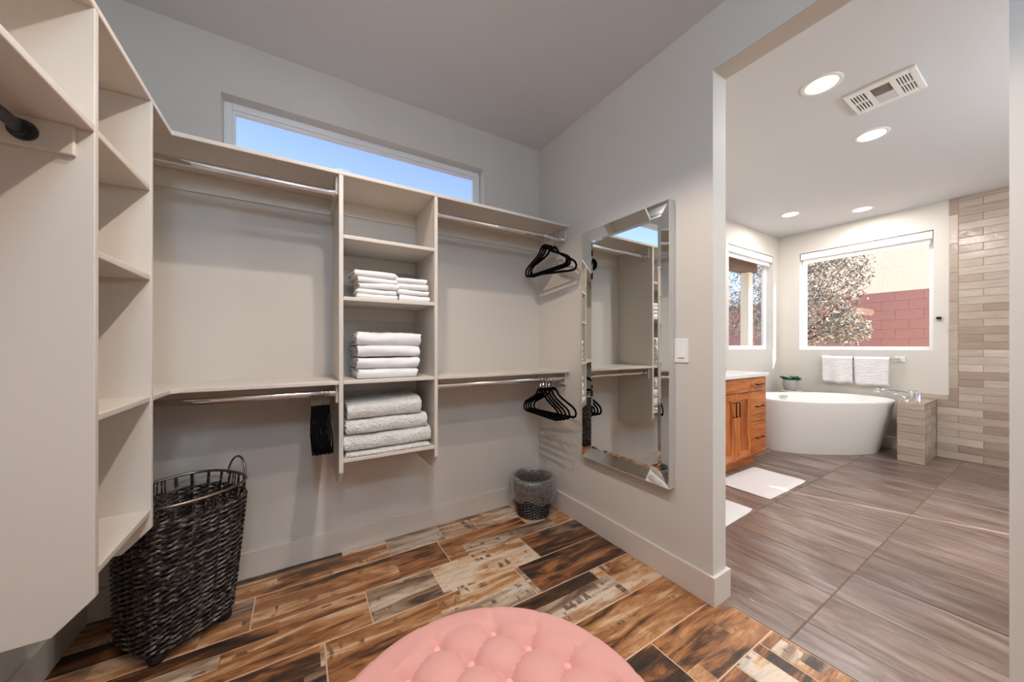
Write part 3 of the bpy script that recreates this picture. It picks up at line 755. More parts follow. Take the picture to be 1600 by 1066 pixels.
bm = nb(); poly = [hpt(th_at(i / 48), HZ0, -0.004)[:2] for i in range(48)]
link('base', prism(bm, poly, 'z', 0.03, 0.05), M['black'], hm)
for s in (1, -1):
    bm = nb(); pts = []
    x0, y0 = hpt(0 if s > 0 else PI, HZ1)[:2]
    x0, y0 = ((hpt(th_at(0.985 if s > 0 else 0.485), HZ1)))[:2]
    for i in range(15):
        a = PI * i / 14; pts.append((x0 + 0.012 * s * math.sin(a), y0 + 0.062 * math.cos(a), HZ1 - 0.012 + 0.085 * math.sin(a)))
    link('handle', tube(bm, pts, 0.0048, 8), M['steel'], hm, smooth=True)
for fx, fy in ((1, 1), (1, -1), (-1, 1), (-1, -1)):
    link('foot', lathe(nb(), [(0.018, 0), (0.026, 0.008), (0.028, 0.02), (0.024, 0.036)], 16), M['black'], hm, smooth=True, loc=(fx * 0.112, fy * 0.112, 0))

# ------------------------------------------------------------------ waste basket with clear liner
wb = empty('waste_basket', (1.425, 2.035, 0.0), 'small round dark wicker waste basket in the corner', 'basket')
def wr(z): return 0.108 + 0.030 * (z / 0.255) ** 0.8
bm = nb(); WN = 30
for i in range(WN):
    th = 2 * PI * i / WN; tube(bm, [(wr(z_) * math.cos(th), wr(z_) * math.sin(th), z_) for z_ in (0.006, 0.09, 0.17, 0.255)], 0.0026, 5)
link('stakes', bm, M['wicker2'], wb, smooth=True, kind='stuff')
bm = nb()
for r_ in range(27):
    z0 = 0.008 + r_ * 0.0093; pts = []
    for i in range(WN * 4):
        th = 2 * PI * i / (WN * 4); off = 0.0042 * math.cos(WN / 2 * th * 1.0 + (PI if r_ % 2 else 0)); pts.append(((wr(z0) + off) * math.cos(th), (wr(z0) + off) * math.sin(th), z0))
    tube(bm, pts, 0.0044, 5, closed=True)
link('wicker_weave', bm, M['wicker2'], wb, smooth=True, kind='stuff')
link('base', lathe(nb(), [(0.104, 0.002), (0.104, 0.008)], 30), M['wicker2'], wb)
link('rim', tube(nb(), [(wr(0.258) * math.cos(2 * PI * i / 48), wr(0.258) * math.sin(2 * PI * i / 48), 0.26) for i in range(48)], 0.008, 8, closed=True), M['wicker2'], wb, smooth=True)
bgo = empty('trash_bag', (1.425, 2.035, 0.0), 'clear plastic liner folded over the waste basket rim', 'bag')
bm = nb(); BN = 96; prof = [(-0.010, 0.06), (-0.009, 0.14), (-0.012, 0.22), (-0.010, 0.262), (0.0, 0.274), (0.012, 0.268), (0.020, 0.245), (0.024, 0.21), (0.028, 0.17), (0.030, 0.125)]
rings = []
for pi, (off, z0) in enumerate(prof):
    rg = []
    for j in range(BN):
        th = 2 * PI * j / BN; k = 1.0 if 3 <= pi <= 5 else 1.6
        wv = (fnoise(math.cos(th) * 6, math.sin(th) * 6, z0 * 9) * 0.009 + fnoise(math.cos(th) * 17, math.sin(th) * 17, z0 * 14) * 0.006) * k
        r_ = wr(min(z0, 0.255)) + off + (abs(wv) if pi > 4 else -abs(wv) * 0.8)
        zz = z0 + (fnoise(math.cos(th) * 2.2, math.sin(th) * 2.2, 5) * 0.03 if pi == len(prof) - 1 else fnoise(math.cos(th) * 4, math.sin(th) * 4, 1) * 0.006)
        rg.append(bm.verts.new((r_ * math.cos(th), r_ * math.sin(th), zz)))
    rings.append(rg)
for A, C in zip(rings, rings[1:]):
    for j in range(BN): bm.faces.new((A[j], A[(j + 1) % BN], C[(j + 1) % BN], C[j]))
link('film', bm, M['bag'], bgo, smooth=True)

# ------------------------------------------------------------------ pink tufted ottoman
OT = (0.33, 0.60); OR_, OZ = 0.392, 0.405
ot = empty('tufted_ottoman', (*OT, 0.0), 'round pink velvet ottoman with button tufted top', 'ottoman')
v1, v2, b0 = Vector((0.0565, -0.091)), Vector((-0.092, -0.0545)), Vector((0.459 - OT[0], 0.848 - OT[1]))
det = v1.x * v2.y - v1.y * v2.x
def uvl(x, y):
    d = Vector((x, y)) - b0
    return (d.x * v2.y - d.y * v2.x) / det, (v1.x * d.y - v1.y * d.x) / det
btn = []
for i in range(-8, 9):
    for j in range(-8, 9):
        p = b0 + v1 * i + v2 * j
        if p.length < 0.305: btn.append(p)
def top_h(x, y):
    r = math.hypot(x, y); u, v = uvl(x, y)
    su, sv = abs(math.sin(PI * u)), abs(math.sin(PI * v))
    pil = (su * sv) ** 0.42
    dm = min((Vector((x, y)) - b).length for b in btn)
    dip = math.exp(-(dm / 0.018) ** 2)
    inner = max(0.0, min(1.0, (0.325 - r) / 0.05)); inner = inner * inner * (3 - 2 * inner)
    dome = 0.018 * (1 - (r / OR_) ** 2)
    h = OZ + dome + inner * (0.024 * pil - 0.018) - 0.014 * dip
    if r > 0.30:                                 # pleats run from the outer buttons to the edge
        th = math.atan2(y, x)
        best = min(abs((math.atan2(b.y, b.x) - th + PI) % (2 * PI) - PI) * r for b in btn if b.length > 0.235)
        h -= 0.006 * math.exp(-(best / 0.008) ** 2) * max(0, min(1, (OR_ - 0.02 - r) / 0.05))
    return h
bm = nb(); NR, NA = 64, 220; rings = []
cv = bm.verts.new((0, 0, top_h(0, 0)))
for i in range(1, NR + 1):
    r = (OR_ - 0.045) * i / NR
    rings.append([bm.verts.new((r * math.cos(2 * PI * j / NA), r * math.sin(2 * PI * j / NA), top_h(r * math.cos(2 * PI * j / NA), r * math.sin(2 * PI * j / NA)))) for j in range(NA)])
for i in range(1, 9):                            # rolled edge
    a = PI / 2 * i / 8; r = OR_ - 0.045 + 0.045 * math.sin(a)
    rings.append([bm.verts.new((r * math.cos(2 * PI * j / NA), r * math.sin(2 * PI * j / NA), top_h((OR_ - 0.045) * math.cos(2 * PI * j / NA), (OR_ - 0.045) * math.sin(2 * PI * j / NA)) - 0.055 * (1 - math.cos(a)))) for j in range(NA)])
rings.append([bm.verts.new((OR_ * math.cos(2 * PI * j / NA), OR_ * math.sin(2 * PI * j / NA), 0.30)) for j in range(NA)])
for j in range(NA): bm.faces.new((cv, rings[0][j], rings[0][(j + 1) % NA]))
for A, C in zip(rings, rings[1:]):
    for j in range(NA): bm.faces.new((A[j], C[j], C[(j + 1) % NA], A[(j + 1) % NA]))
bmesh.ops.recalc_face_normals(bm, faces=bm.faces[:])
link('cushion', bm, M['pinkv'], ot, smooth=True)
link('body', lathe(nb(), [(OR_ - 0.012, 0.10), (OR_ - 0.004, 0.11), (OR_ - 0.002, 0.296)], 96), M['pinkv'], ot, smooth=True)
link('piping', tube(nb(), [((OR_ + 0.001) * math.cos(2 * PI * i / 96), (OR_ + 0.001) * math.sin(2 * PI * i / 96), 0.30) for i in range(96)], 0.006, 8, closed=True), M['pinkv'], ot, smooth=True)
b_src = None
for b in btn:
    zb = OZ + 0.018 * (1 - (b.length / OR_) ** 2) - 0.030 + 0.002
    if b_src is None:
        b_src = link('button', lathe(nb(), [(0.0095, -0.006), (0.0112, 0.0), (0.0105, 0.005), (0.0075, 0.0085), (0.0025, 0.010)], 16), M['pinkb'], ot, smooth=True, loc=(b.x, b.y, zb))
    else: share('button', b_src, ot, (b.x, b.y, zb))
for k in range(4):
    a = PI / 4 + k * PI / 2
    link('leg', lathe(nb(), [(0.014, 0), (0.022, 0.10)], 14), M['bronze'], ot, smooth=True, loc=(0.29 * math.cos(a), 0.29 * math.sin(a), 0))

# ------------------------------------------------------------------ recessed lights
def downlight(x, y, label, group, watts, col, size=128, r=0.075):
    o = empty('recessed_light', (x, y, CH), label, 'ceiling light', group)
    link('trim_ring', lathe(nb(), [(r, 0.0), (r, -0.004), (r + 0.008, -0.007), (r + 0.020, -0.004), (r + 0.022, 0.0)], 40, False, False), M['white'], o, smooth=True)
    link('lens', lathe(nb(), [(r + 0.001, -0.001), (r + 0.001, -0.0025)], 40), M['lens'], o)
    ld = bpy.data.lights.new('downlight_beam', 'SPOT' if size else 'AREA'); lo = bpy.data.objects.new('downlight_beam', ld); COL.objects.link(lo)
    lo.parent = o; lo.location = (0, 0, -0.012); ld.energy = watts; ld.color = col; 
    if size: ld.spot_size = math.radians(size); ld.spot_blend = 0.22; ld.shadow_soft_size = 0.022
    else: ld.shape = 'DISK'; ld.size = 2 * r
    return o
WARM = (1.0, 0.87, 0.75)
for x, y, lb in ((0.325, 1.245, 'closest to the back wall'), (0.325, 0.61, 'above the ottoman'), (0.325, 0.05, 'above the camera'), (0.325, -1.1, 'at the rear, added as unseen fill')):  # the rear one is unseen, added as fill
    downlight(x, y, f'round recessed downlight in closet ceiling {lb}', 'closet downlights', CLOSET_W * (0.4 if y < 0 else 1.0), WARM)
for x, y, lb in ((2.633, 0.788, 'largest and nearest the doorway'), (3.577, 0.785, 'just beyond the fan grille'), (4.926, 1.76, 'far left one above the tub'), (5.433, 1.269, 'far right one above the tub')):
    downlight(x, y, f'lit recessed downlight in bathroom ceiling, {lb}', 'bathroom downlights', BATH_W, (1.0, 0.97, 0.94), 0)
for x, y, lb in ((2.633, -0.9, 'at the rear on the left'), (4.4, -0.9, 'at the rear on the right')):  # two unseen downlights added to brighten the bathroom
    downlight(x, y, f'added fill downlight in bathroom ceiling outside the view, {lb}', 'bathroom downlights', BATH_W, (1.0, 0.97, 0.94), 0)

# added cool fill: glowing globe out of view at the rear of the closet
gl = empty('closet_fill_globe', (-0.08, -0.75, CH), 'added cool fill globe, unseen at the rear of the closet', 'ceiling light')
link('canopy', lathe(nb(), [(0.065, 0.0), (0.065, -0.012), (0.02, -0.02)], 28), M['chrome'], gl, smooth=True)
link('stem', tube(nb(), [(0, 0, -0.015), (0, 0, -0.12)], 0.008, 10), M['chrome'], gl, smooth=True)
link('globe', lathe(nb(), [(0.15 * math.sin(PI * (0.06 + 0.93 * i / 20)), -0.255 + 0.15 * math.cos(PI * (0.06 + 0.93 * i / 20))) for i in range(21)], 32), emis('closet_fill_glow', (0.52, 0.74, 1.0, 1), CLOSET_FILL), gl, smooth=True)

# added glowing globe, fills the bathroom from the part the doorway hides
pn = empty('bath_fill_globe', (3.5, -1.0, CH), 'added fill globe, unseen in the rear of the bathroom', 'ceiling light')
link('canopy', lathe(nb(), [(0.065, 0.0), (0.065, -0.012), (0.02, -0.02)], 28), M['chrome'], pn, smooth=True)
link('stem', tube(nb(), [(0, 0, -0.015), (0, 0, -0.36)], 0.006, 10), M['chrome'], pn, smooth=True)
link('globe', lathe(nb(), [(0.16 * math.sin(PI * (0.06 + 0.93 * i / 20)), -0.51 + 0.16 * math.cos(PI * (0.06 + 0.93 * i / 20))) for i in range(21)], 32), emis('bath_fill_glow', (0.84, 0.93, 1.0, 1), BATH_FILL), pn, smooth=True)

# vanity lamp on the wall above the vanity, hidden from the doorway by the partition
vl = empty('vanity_lamp', (2.75, YB, 1.86), 'three globe vanity lamp on the bathroom wall above the vanity', 'wall lamp')
box('backplate', M['chrome'], -0.35, 0.35, -0.02, 0.0, -0.05, 0.05, vl, bevel=0.004)
for gx_ in (-0.26, 0.0, 0.26):
    link('arm', tube(nb(), [(gx_, -0.015, 0), (gx_, -0.12, 0)], 0.01, 10), M['chrome'], vl, smooth=True)
    link('globe', lathe(nb(), [(0.065 * math.sin(PI * (0.06 + 0.88 * i / 16)), -0.02 + 0.065 * math.cos(PI * (0.06 + 0.88 * i / 16))) for i in range(17)], 24), emis('vanity_globe_glass', (1.0, 0.82, 0.55, 1), VANITY), vl, smooth=True, loc=(gx_, -0.125, 0))

# bathroom fan and light grille
fg = empty('exhaust_fan', (3.023, 0.610, CH), 'white bathroom fan grille with dark slots and light lens', 'vent')
gx, gy = 0.148, 0.149
def fgb(nm, m, x0, x1, y0, y1, z0, z1, bv=0.0): return box(nm, m, x0, x1, y0, y1, z0, z1, fg, bevel=bv)
fgb('housing', M['dark'], -gx + 0.02, gx - 0.02, -gy + 0.02, gy - 0.02, -0.004, 0.0)
zt, zb = -0.004, -0.014
fgb('grille_frame', M['white'], -gx, gx, gy - 0.018, gy, zb, 0, 0.003); fgb('grille_frame', M['white'], -gx, gx, -gy, -gy + 0.026, zb, 0, 0.003)
fgb('grille_frame', M['white'], -gx, -gx + 0.045, -gy + 0.026, gy - 0.018, zb, 0, 0.002); fgb('grille_frame', M['white'], gx - 0.045, gx, -gy + 0.026, gy - 0.018, zb, 0, 0.002)
for y in (0.052, -0.052): fgb('crossbar', M['white'], -gx + 0.045, gx - 0.045, y - 0.011, y + 0.011, zb, zt)
for s in (1, -1):
    ya, yb_ = (0.063, gy - 0.018) if s > 0 else (-gy + 0.026, -0.063)
    fgb('divider', M['white'], -0.008, 0.008, ya, yb_, zb, zt)
    n = 5
    for i in range(n + 1):
        y = ya + (yb_ - ya) * i / n
        fgb('slat', M['white'], -gx + 0.045, gx - 0.045, y - 0.003, y + 0.003, zb + 0.001, zt)
fgb('light_lens', simple('frosted_lens', srgb(206, 206, 212), 0.3, bump=(40, 0.02)), 0.004, gx - 0.045, -0.041, 0.041, zb + 0.001, zt)
fgb('motor_cover', simple('taupe_mesh', srgb(122, 112, 102), 0.7, bump=(300, 0.5)), -gx + 0.045, -0.004, -0.041, 0.041, zb + 0.004, zt)

# ------------------------------------------------------------------ bathroom wall tile
XT = XR - 0.010
TP, TLN = 0.077, 0.310
wt = struct(empty('trim_1', (XT, 0, 0))); wt['label'] = 'glazed beige tile facing on the bathroom wall'
box('grout_bed', M['grout_w'], 0.003, 0.010, -0.75, 0.645, 0, CH, wt); box('grout_bed', M['grout_w'], 0.003, 0.010, 0.645, 0.985, 0, 0.62, wt)
tcache = {}
def wtile(nm, y0, y1, z0, z1, par, axis='x', sgn=-1, gap=0.0025, th=0.010, at=0.0):
    """tile on a face; axis is the face normal, at its plane, in the parent's space"""
    w_, h_ = round(y1 - y0 - gap, 3), round(z1 - z0 - gap, 3)
    if w_ < 0.01 or h_ < 0.01: return
    k = (w_, h_, axis)
    loc = (at, (y0 + y1) / 2, (z0 + z1) / 2) if axis == 'x' else ((y0 + y1) / 2, at, (z0 + z1) / 2)
    if k not in tcache:
        bm = chamfer_slab(w_, h_, th, 0.0025)
        R_ = Matrix.Rotation(-PI / 2, 4, 'Y') @ Matrix.Rotation(-PI / 2, 4, 'Z') if axis == 'x' else Matrix.Rotation(PI / 2, 4, 'X')
        bmesh.ops.transform(bm, matrix=R_, verts=bm.verts[:]); bmesh.ops.recalc_face_normals(bm, faces=bm.faces[:])
        o = link(nm, bm, M['glaze'], par, loc=loc); tcache[k] = o.data
    else:
        o = bpy.data.objects.new(nm, tcache[k]); COL.objects.link(o); o.parent = par; o.location = loc
    return o
r_ = 0
while r_ * TP < CH - 0.02:
    z0, z1 = r_ * TP, min((r_ + 1) * TP, CH)
    ye = 0.787 if z0 < 0.60 else 0.643
    if z0 < 0.60: z1 = min(z1, 0.617)
    y = (0.643 if r_ % 2 else 0.488) + TLN * 1
    ys = sorted({ye, -0.75} | {round(y - TLN * i, 4) for i in range(7) if -0.75 < y - TLN * i < ye})
    for a, b in zip(ys, ys[1:]): wtile('wall_tile', a, b, z0, z1, wt, at=random.uniform(-0.0008, 0.0))
    r_ += 1
z = 0.741
while z < CH:
    wtile('bullnose_tile', 0.643, 0.706, z, min(z + 0.305, CH), wt, at=0.001); z += 0.305
wtile('bullnose_tile', 0.643, 0.706, 0.617, 0.741, wt, at=0.001)
wtile('bullnose_tile', 0.706, 0.985, 0.617, 0.672, wt, at=0.001)

# tiled pedestal for the tub filler
pd = empty('tub_filler_pedestal', (5.30, 0.883, 0), 'low tiled pedestal carrying the bathtub faucet', 'pedestal')
PX, PY0, PY1, PH = XR - 5.30 - 0.012, -0.094, 0.094, 0.615
box('core', M['grout_w'], 0.008, PX, PY0 + 0.008, PY1, 0, PH - 0.008, pd)
for i in range(8):
    wtile('pedestal_tile', PY0, PY1, i * PH / 8, (i + 1) * PH / 8, pd, at=random.uniform(-0.001, 0.0))
    xs = [0.0] + [q for q in ((0.155, 0.465) if i % 2 else (0.31,))] + [PX]
    for a, b in zip(xs, xs[1:]): wtile('pedestal_tile', a, b, i * PH / 8, (i + 1) * PH / 8, pd, axis='y', at=PY0)
for a, b in ((0.0, 0.28), (0.28, PX)):
    bm = chamfer_slab(b - a - 0.002, PY1 - PY0, 0.01); link('top_tile', bm, M['glaze'], pd, loc=((a + b) / 2, 0, PH))

# ------------------------------------------------------------------ bathtub
TC, TA = (5.174, 1.582), math.radians(-32.8)
tu = empty('bathtub', (*TC, 0), 'white freestanding oval bathtub set diagonally in the corner', 'bathtub', rz=TA)
def tloop(bm, a, b, n, z, N=96):
    return [bm.verts.new((*sup(a, b, n, 2 * PI * j / N), z)) for j in range(N)]
bm = nb(); L = []
A0, B0, HT = 0.727, 0.414, 0.596
for k, z in ((0.0, 0.0), (0.01, 0.004), (0.2, 0.12), (0.5, 0.29), (0.8, 0.45), (0.97, 0.572), (1.0, 0.589)):
    L.append(tloop(bm, A0 - 0.105 * (1 - k) ** 1.1, B0 - 0.145 * (1 - k) ** 1.1, 2.36, z))
for da, z in ((0.004, 0.595), (0.012, 0.597), (0.020, 0.594), (0.026, 0.585)):
    L.append(tloop(bm, A0 - da, B0 - da, 2.36, z))
for k, z in ((0.1, 0.5), (0.35, 0.35), (0.62, 0.2), (0.85, 0.13), (1.0, 0.115)):
    L.append(tloop(bm, A0 - 0.03 - 0.22 * k, B0 - 0.03 - 0.17 * k, 2.36, z))
for P, Q in zip(L, L[1:]):
    for j in range(96): bm.faces.new((P[j], P[(j + 1) % 96], Q[(j + 1) % 96], Q[j]))
bm.faces.new(L[0][::-1]); bm.faces.new(L[-1])
bmesh.ops.recalc_face_normals(bm, faces=bm.faces[:])
link('shell', bm, M['tub'], tu, smooth=True)
box('overflow_slot', M['chrome'], -0.17, -0.08, 0.350, 0.372, 0.535, 0.560, tu, bevel=0.006)
link('drain', lathe(nb(), [(0.03, 0.114), (0.034, 0.118), (0.02, 0.121)], 24), M['chrome'], tu, smooth=True)

# tub filler with hand shower
fa = empty('tub_faucet', (5.42, 0.90, PH), 'chrome tub filler with long spout and hand shower', 'faucet')
link('base_plate', lathe(nb(), [(0.028, 0), (0.028, 0.006), (0.022, 0.010)], 24), M['chrome'], fa, smooth=True, loc=(0.0, 0, 0))
link('post', lathe(nb(), [(0.020, 0.008), (0.020, 0.10), (0.017, 0.106)], 24), M['chrome'], fa, smooth=True)
bm = tube(nb(), [(0, 0, 0.09), (-0.02, 0.06, 0.100), (-0.05, 0.16, 0.108), (-0.07, 0.235, 0.108), (-0.074, 0.25, 0.092)], 0.011, 12, squash=(1.3, 0.7)); link('spout', bm, M['chrome'], fa, smooth=True)
box('lever', M['chrome'], -0.012, 0.012, -0.055, 0.02, 0.108, 0.116, fa, bevel=0.003)
link('handle_post', lathe(nb(), [(0.024, 0), (0.019, 0.006), (0.019, 0.085), (0.014, 0.09)], 20), M['chrome'], fa, smooth=True, loc=(0.07, -0.045, 0))
link('cradle', lathe(nb(), [(0.022, 0), (0.018, 0.006), (0.014, 0.03), (0.016, 0.045)], 20), M['chrome'], fa, smooth=True, loc=(-0.055, 0.02, 0))
hs_ = tube(nb(), [(-0.055, 0.02, 0.03), (-0.07, 0.07, 0.060), (-0.085, 0.14, 0.085), (-0.10, 0.20, 0.095)], [0.009, 0.008, 0.008, 0.009], 10); ho = link('hand_shower', hs_, M['chrome'], fa, smooth=True)
link('spray_head', lathe(nb(), [(0.012, 0.012), (0.030, 0.004), (0.032, -0.008), (0.026, -0.012)], 20), M['chrome'], ho, smooth=True, loc=(-0.106, 0.228, 0.092))

# towel bar and two towels
tbz, tbx = 1.040, XR - 0.075
br = empty('towel_bar', (tbx, 1.385, tbz), 'chrome towel bar on white plate below the bathtub window', 'towel bar')
box('mount_plate', M['white'], XR - tbx - 0.012, XR - tbx, -0.37, -0.29, -0.03, 0.03, br, bevel=0.003); box('mount_plate', M['white'], XR - tbx - 0.012, XR - tbx, 0.29, 0.37, -0.03, 0.03, br, bevel=0.003)
link('bar', tube(nb(), [(0, -0.335, 0), (0, 0.345, 0)], 0.009, 12), M['chrome'], br, smooth=True)
for s in (-0.325, 0.335): link('post', tube(nb(), [(-0.012, s, 0), (XR - tbx - 0.012, s, 0)], 0.013, 14), M['chrome'], br, smooth=True)
def ribbed():
    t = NT('ribbed_white_terry'); b = t.bsdf(Base_Color=srgb(236, 233, 233), Roughness=0.95, Sheen_Weight=0.2)
    v = t.coords(); wv = t.n('ShaderNodeTexWave', wave_type='BANDS', bands_direction='Z'); wv.inputs['Scale'].default_value = 17.0; wv.inputs['Distortion'].default_value = 0.3
    t.l(v, wv.inputs['Vector']); t.bump(b, wv.outputs['Fac'], 0.9, 0.006); return t.m
M['rib'] = ribbed()
def hung(y0, y1, zl, zb_, label, seed):
    o = empty('hand_towel', (tbx, (y0 + y1) / 2, tbz), label, 'towel', 'hand towels on the towel bar')
    bm = nb(); NY, prof = 30, []
    for i in range(15): prof.append((-0.016 - 0.010 * (i / 14) , zl - tbz + (tbz - zl) * i / 14 if False else (zl - tbz) * (1 - i / 14)))
    for i in range(1, 9): a = PI - PI * i / 9; prof.append((0.016 * math.cos(a) - 0.0, 0.020 * math.sin(a) * 1.0))
    for i in range(12): prof.append((0.016 + 0.004 * i / 11, (zb_ - tbz) * i / 11))
    grid = []
    for j in range(NY + 1):
        f = j / NY; y = (f - 0.5) * (y1 - y0); row = []
        for (x, zz) in prof:
            k = max(0, -zz) / 0.33; fold = 0.012 * math.sin(f * 9 + seed) * k + 0.008 * fnoise(f * 6 + seed, zz * 5, 2) * k
            row.append(bm.verts.new((x + (fold if x < 0 else fold * 0.5 - 0.004), y * (1 - 0.05 * k) + 0.01 * k * fnoise(seed, zz * 4, 9), zz + 0.012 * k * fnoise(f * 3, seed, 4))))
        grid.append(row)
    for A, C in zip(grid, grid[1:]):
        for i in range(len(prof) - 1): bm.faces.new((A[i], A[i + 1], C[i + 1], C[i]))
    bmesh.ops.recalc_face_normals(bm, faces=bm.faces[:])
    c = link('cloth', bm, M['rib'], o, smooth=True); md = c.modifiers.new('thick', 'SOLIDIFY'); md.thickness = 0.006; md.offset = 0
hung(1.432, 1.725, 0.735, 0.72, 'ribbed white hand towel on bar, the one nearer the plant', 1.0)
hung(1.122, 1.420, 0.725, 0.71, 'ribbed white hand towel on bar, the one nearer the faucet', 4.0)

# robe hook
rh = empty('robe_hook', (XR, 0.771, 1.485), 'small chrome robe hook on wall beside the tile', 'hook')
box('plate', M['chrome'], -0.010, 0, -0.02, 0.02, -0.02, 0.02, rh, bevel=0.003)
link('peg', tube(nb(), [(-0.008, 0, 0), (-0.045, 0, 0.004)], 0.009, 12), M['chrome'], rh, smooth=True); box('knob', M['bronze'], -0.056, -0.043, -0.014, 0.014, -0.010, 0.018, rh, bevel=0.003)

# plant on a stool behind the tub
stl = empty('plant_stool', (5.60, 2.0, 0), 'small pale stool behind the tub carrying a potted plant', 'stool')
link('seat', lathe(nb(), [(0.115, 0.572), (0.122, 0.578), (0.122, 0.592), (0.116, 0.598)], 32), M['board'], stl, smooth=True)
for k in range(3):
    a = k * 2 * PI / 3 + 0.5
    link('leg', tube(nb(), [(0.10 * math.cos(a), 0.10 * math.sin(a), 0), (0.075 * math.cos(a), 0.075 * math.sin(a), 0.575)], 0.013, 10), M['board'], stl, smooth=True)
pp = empty('potted_plant', (5.60, 2.0, 0.598), 'green succulent in round grey pot in the bathroom corner', 'plant')
link('pot', lathe(nb(), [(0.058, 0), (0.068, 0.01), (0.082, 0.06), (0.086, 0.10), (0.082, 0.142), (0.076, 0.142), (0.077, 0.125)], 32, True, False), M['stone'], pp, smooth=True)
link('soil', lathe(nb(), [(0.076, 0.118), (0.070, 0.128)], 24), M['soil'], pp)
rnd = random.Random(3)
def leafmesh(L_, W_):
    bm = nb(); rows = []
    for i in range(7):
        f = i / 6; ww = W_ * math.sin(PI * (0.12 + 0.85 * f)) ** 0.8 * (1 if i < 6 else 0.12); zz = 0.35 * L_ * f * f * -0.35 + 0.5 * L_ * f
        rows.append([bm.verts.new((L_ * f * 0.85, s * ww, zz + abs(s) * 0.006)) for s in (-1, 0, 1)] + [bm.verts.new((L_ * f * 0.85, 0, zz - 0.005 * math.sin(PI * f) - 0.001))])
    for A, C in zip(rows, rows[1:]):
        for a, b in ((0, 1), (1, 2), (2, 3), (3, 0)): bm.faces.new((A[a], C[a], C[b], A[b]))
    bm.faces.new((rows[0][0], rows[0][1], rows[0][2], rows[0][3])); bm.faces.new((rows[-1][3], rows[-1][2], rows[-1][1], rows[-1][0]))
    bmesh.ops.recalc_face_normals(bm, faces=bm.faces[:]); return bm
lsrc = None
for i in range(46):
    a = rnd.uniform(0, 2 * PI); rr = rnd.uniform(0.0, 0.06); tl_ = rnd.uniform(-0.4, 0.55) - rr * 4
    loc = (rr * math.cos(a), rr * math.sin(a), 0.130); rot = (0, tl_ * 0.6, a + rnd.uniform(-.4, .4))
    if lsrc is None: lsrc = link('leaf', leafmesh(0.075, 0.015), M['succ'], pp, smooth=True, loc=loc, rot=rot); o = lsrc
    else: o = share('leaf', lsrc, pp, loc, rot)
    s = rnd.uniform(0.95, 1.4); o.scale = (s, s, s)

# ------------------------------------------------------------------ vanity
VX0, VX1, VY, VT = 2.32, 4.07, 1.66, 0.885
va = empty('vanity_cabinet', ((VX0 + VX1) / 2, VY, 0), 'knotty wood bathroom vanity cabinet with dark pulls', 'cabinet')
box('body', M['alder'], VX0 + 0.004, VX1 - 0.004, VY + 0.021, YB - 0.004, 0.10, VT, va, origin=va.location)
box('toe_kick', M['alderx'], VX0 + 0.02, VX1 - 0.06, VY + 0.08, YB - 0.1, 0, 0.10, va, origin=va.location)
def front(nm, x0, x1, z0, z1, mat, shaker=False, pull=None):
    g = 0.0018; x0 += g; x1 -= g; z0 += g; z1 -= g
    cx_, cz_ = (x0 + x1) / 2, (z0 + z1) / 2; lx = cx_ - va.location.x
    if not shaker:
        d = link(nm, B(nb(), -(x1 - x0) / 2, (x1 - x0) / 2, 0, 0.02, -(z1 - z0) / 2, (z1 - z0) / 2), mat, va, loc=(lx, 0, cz_), bevel=0.002)
    else:
        w_, h_, f_ = (x1 - x0) / 2, (z1 - z0) / 2, 0.06
        d = link(nm, B(nb(), -w_ + f_ - 0.005, w_ - f_ + 0.005, 0.010, 0.018, -h_ + f_ - 0.005, h_ - f_ + 0.005), M['alder'], va, loc=(lx, 0, cz_))
        for q, m_ in (((-w_, -w_ + f_, -h_, h_), 'alder'), ((w_ - f_, w_, -h_, h_), 'alder'), ((-w_ + f_, w_ - f_, -h_, -h_ + f_), 'alderx'), ((-w_ + f_, w_ - f_, h_ - f_, h_), 'alderx')):
            box('stile' if m_ == 'alder' else 'rail', M[m_], q[0], q[1], 0, 0.02, q[2], q[3], d, bevel=0.002)
    if pull == 'h':
        link('pull', tube(nb(), [(-0.065, 0.0, 0), (-0.065, -0.03, 0), (0.065, -0.03, 0), (0.065, 0.0, 0)], 0.0055, 8), M['bronze'], d)
    elif pull:
        px = pull
        link('pull', tube(nb(), [(px, 0.0, 0.10), (px, -0.03, 0.10), (px, -0.03, 0.23), (px, 0.0, 0.23)], 0.0055, 8), M['bronze'], d)
    return d
XC, XD = 3.749, 3.449
front('drawer_front', XC, VX1 - 0.004, 0.745, VT - 0.006, M['alderx'], pull='h'); front('drawer_front', XC, VX1 - 0.004, 0.448, 0.742, M['alderx'], pull='h'); front('drawer_front', XC, VX1 - 0.004, 0.125, 0.445, M['alderx'], pull='h')
front('false_front', XD - 0.30, XC, 0.745, VT - 0.006, M['alderx'])
front('door', XD, XC, 0.125, 0.742, M['alder'], True, -0.120); front('door', XD - 0.30, XD, 0.125, 0.742, M['alder'], True, 0.120)
for a, b in ((0.745, VT - 0.006), (0.448, 0.742), (0.125, 0.445)): front('drawer_front', XD - 0.62, XD - 0.30, a, b, M['alderx'], pull='h')
front('door', VX0 + 0.004, XD - 0.62, 0.125, VT - 0.006, M['alder'], True, 0.18)
ct = empty('vanity_counter', ((VX0 + VX1) / 2, VY, VT), 'white quartz counter on the wooden vanity', 'countertop')
box('slab', M['counter'], VX0 - 0.01, VX1 + 0.02, VY - 0.02, YB - 0.002, VT, VT + 0.035, ct, bevel=0.004, origin=ct.location)
rt = empty('rolled_towel', (3.40, 1.80, VT + 0.035), 'cream rolled towel with dark ring on the vanity counter', 'towel')
bm = nb(); pts = [(0.0, 0.038 * math.cos(a), 0.038 + 0.037 * math.sin(a)) for a in [i * PI / 12 for i in range(24)]]
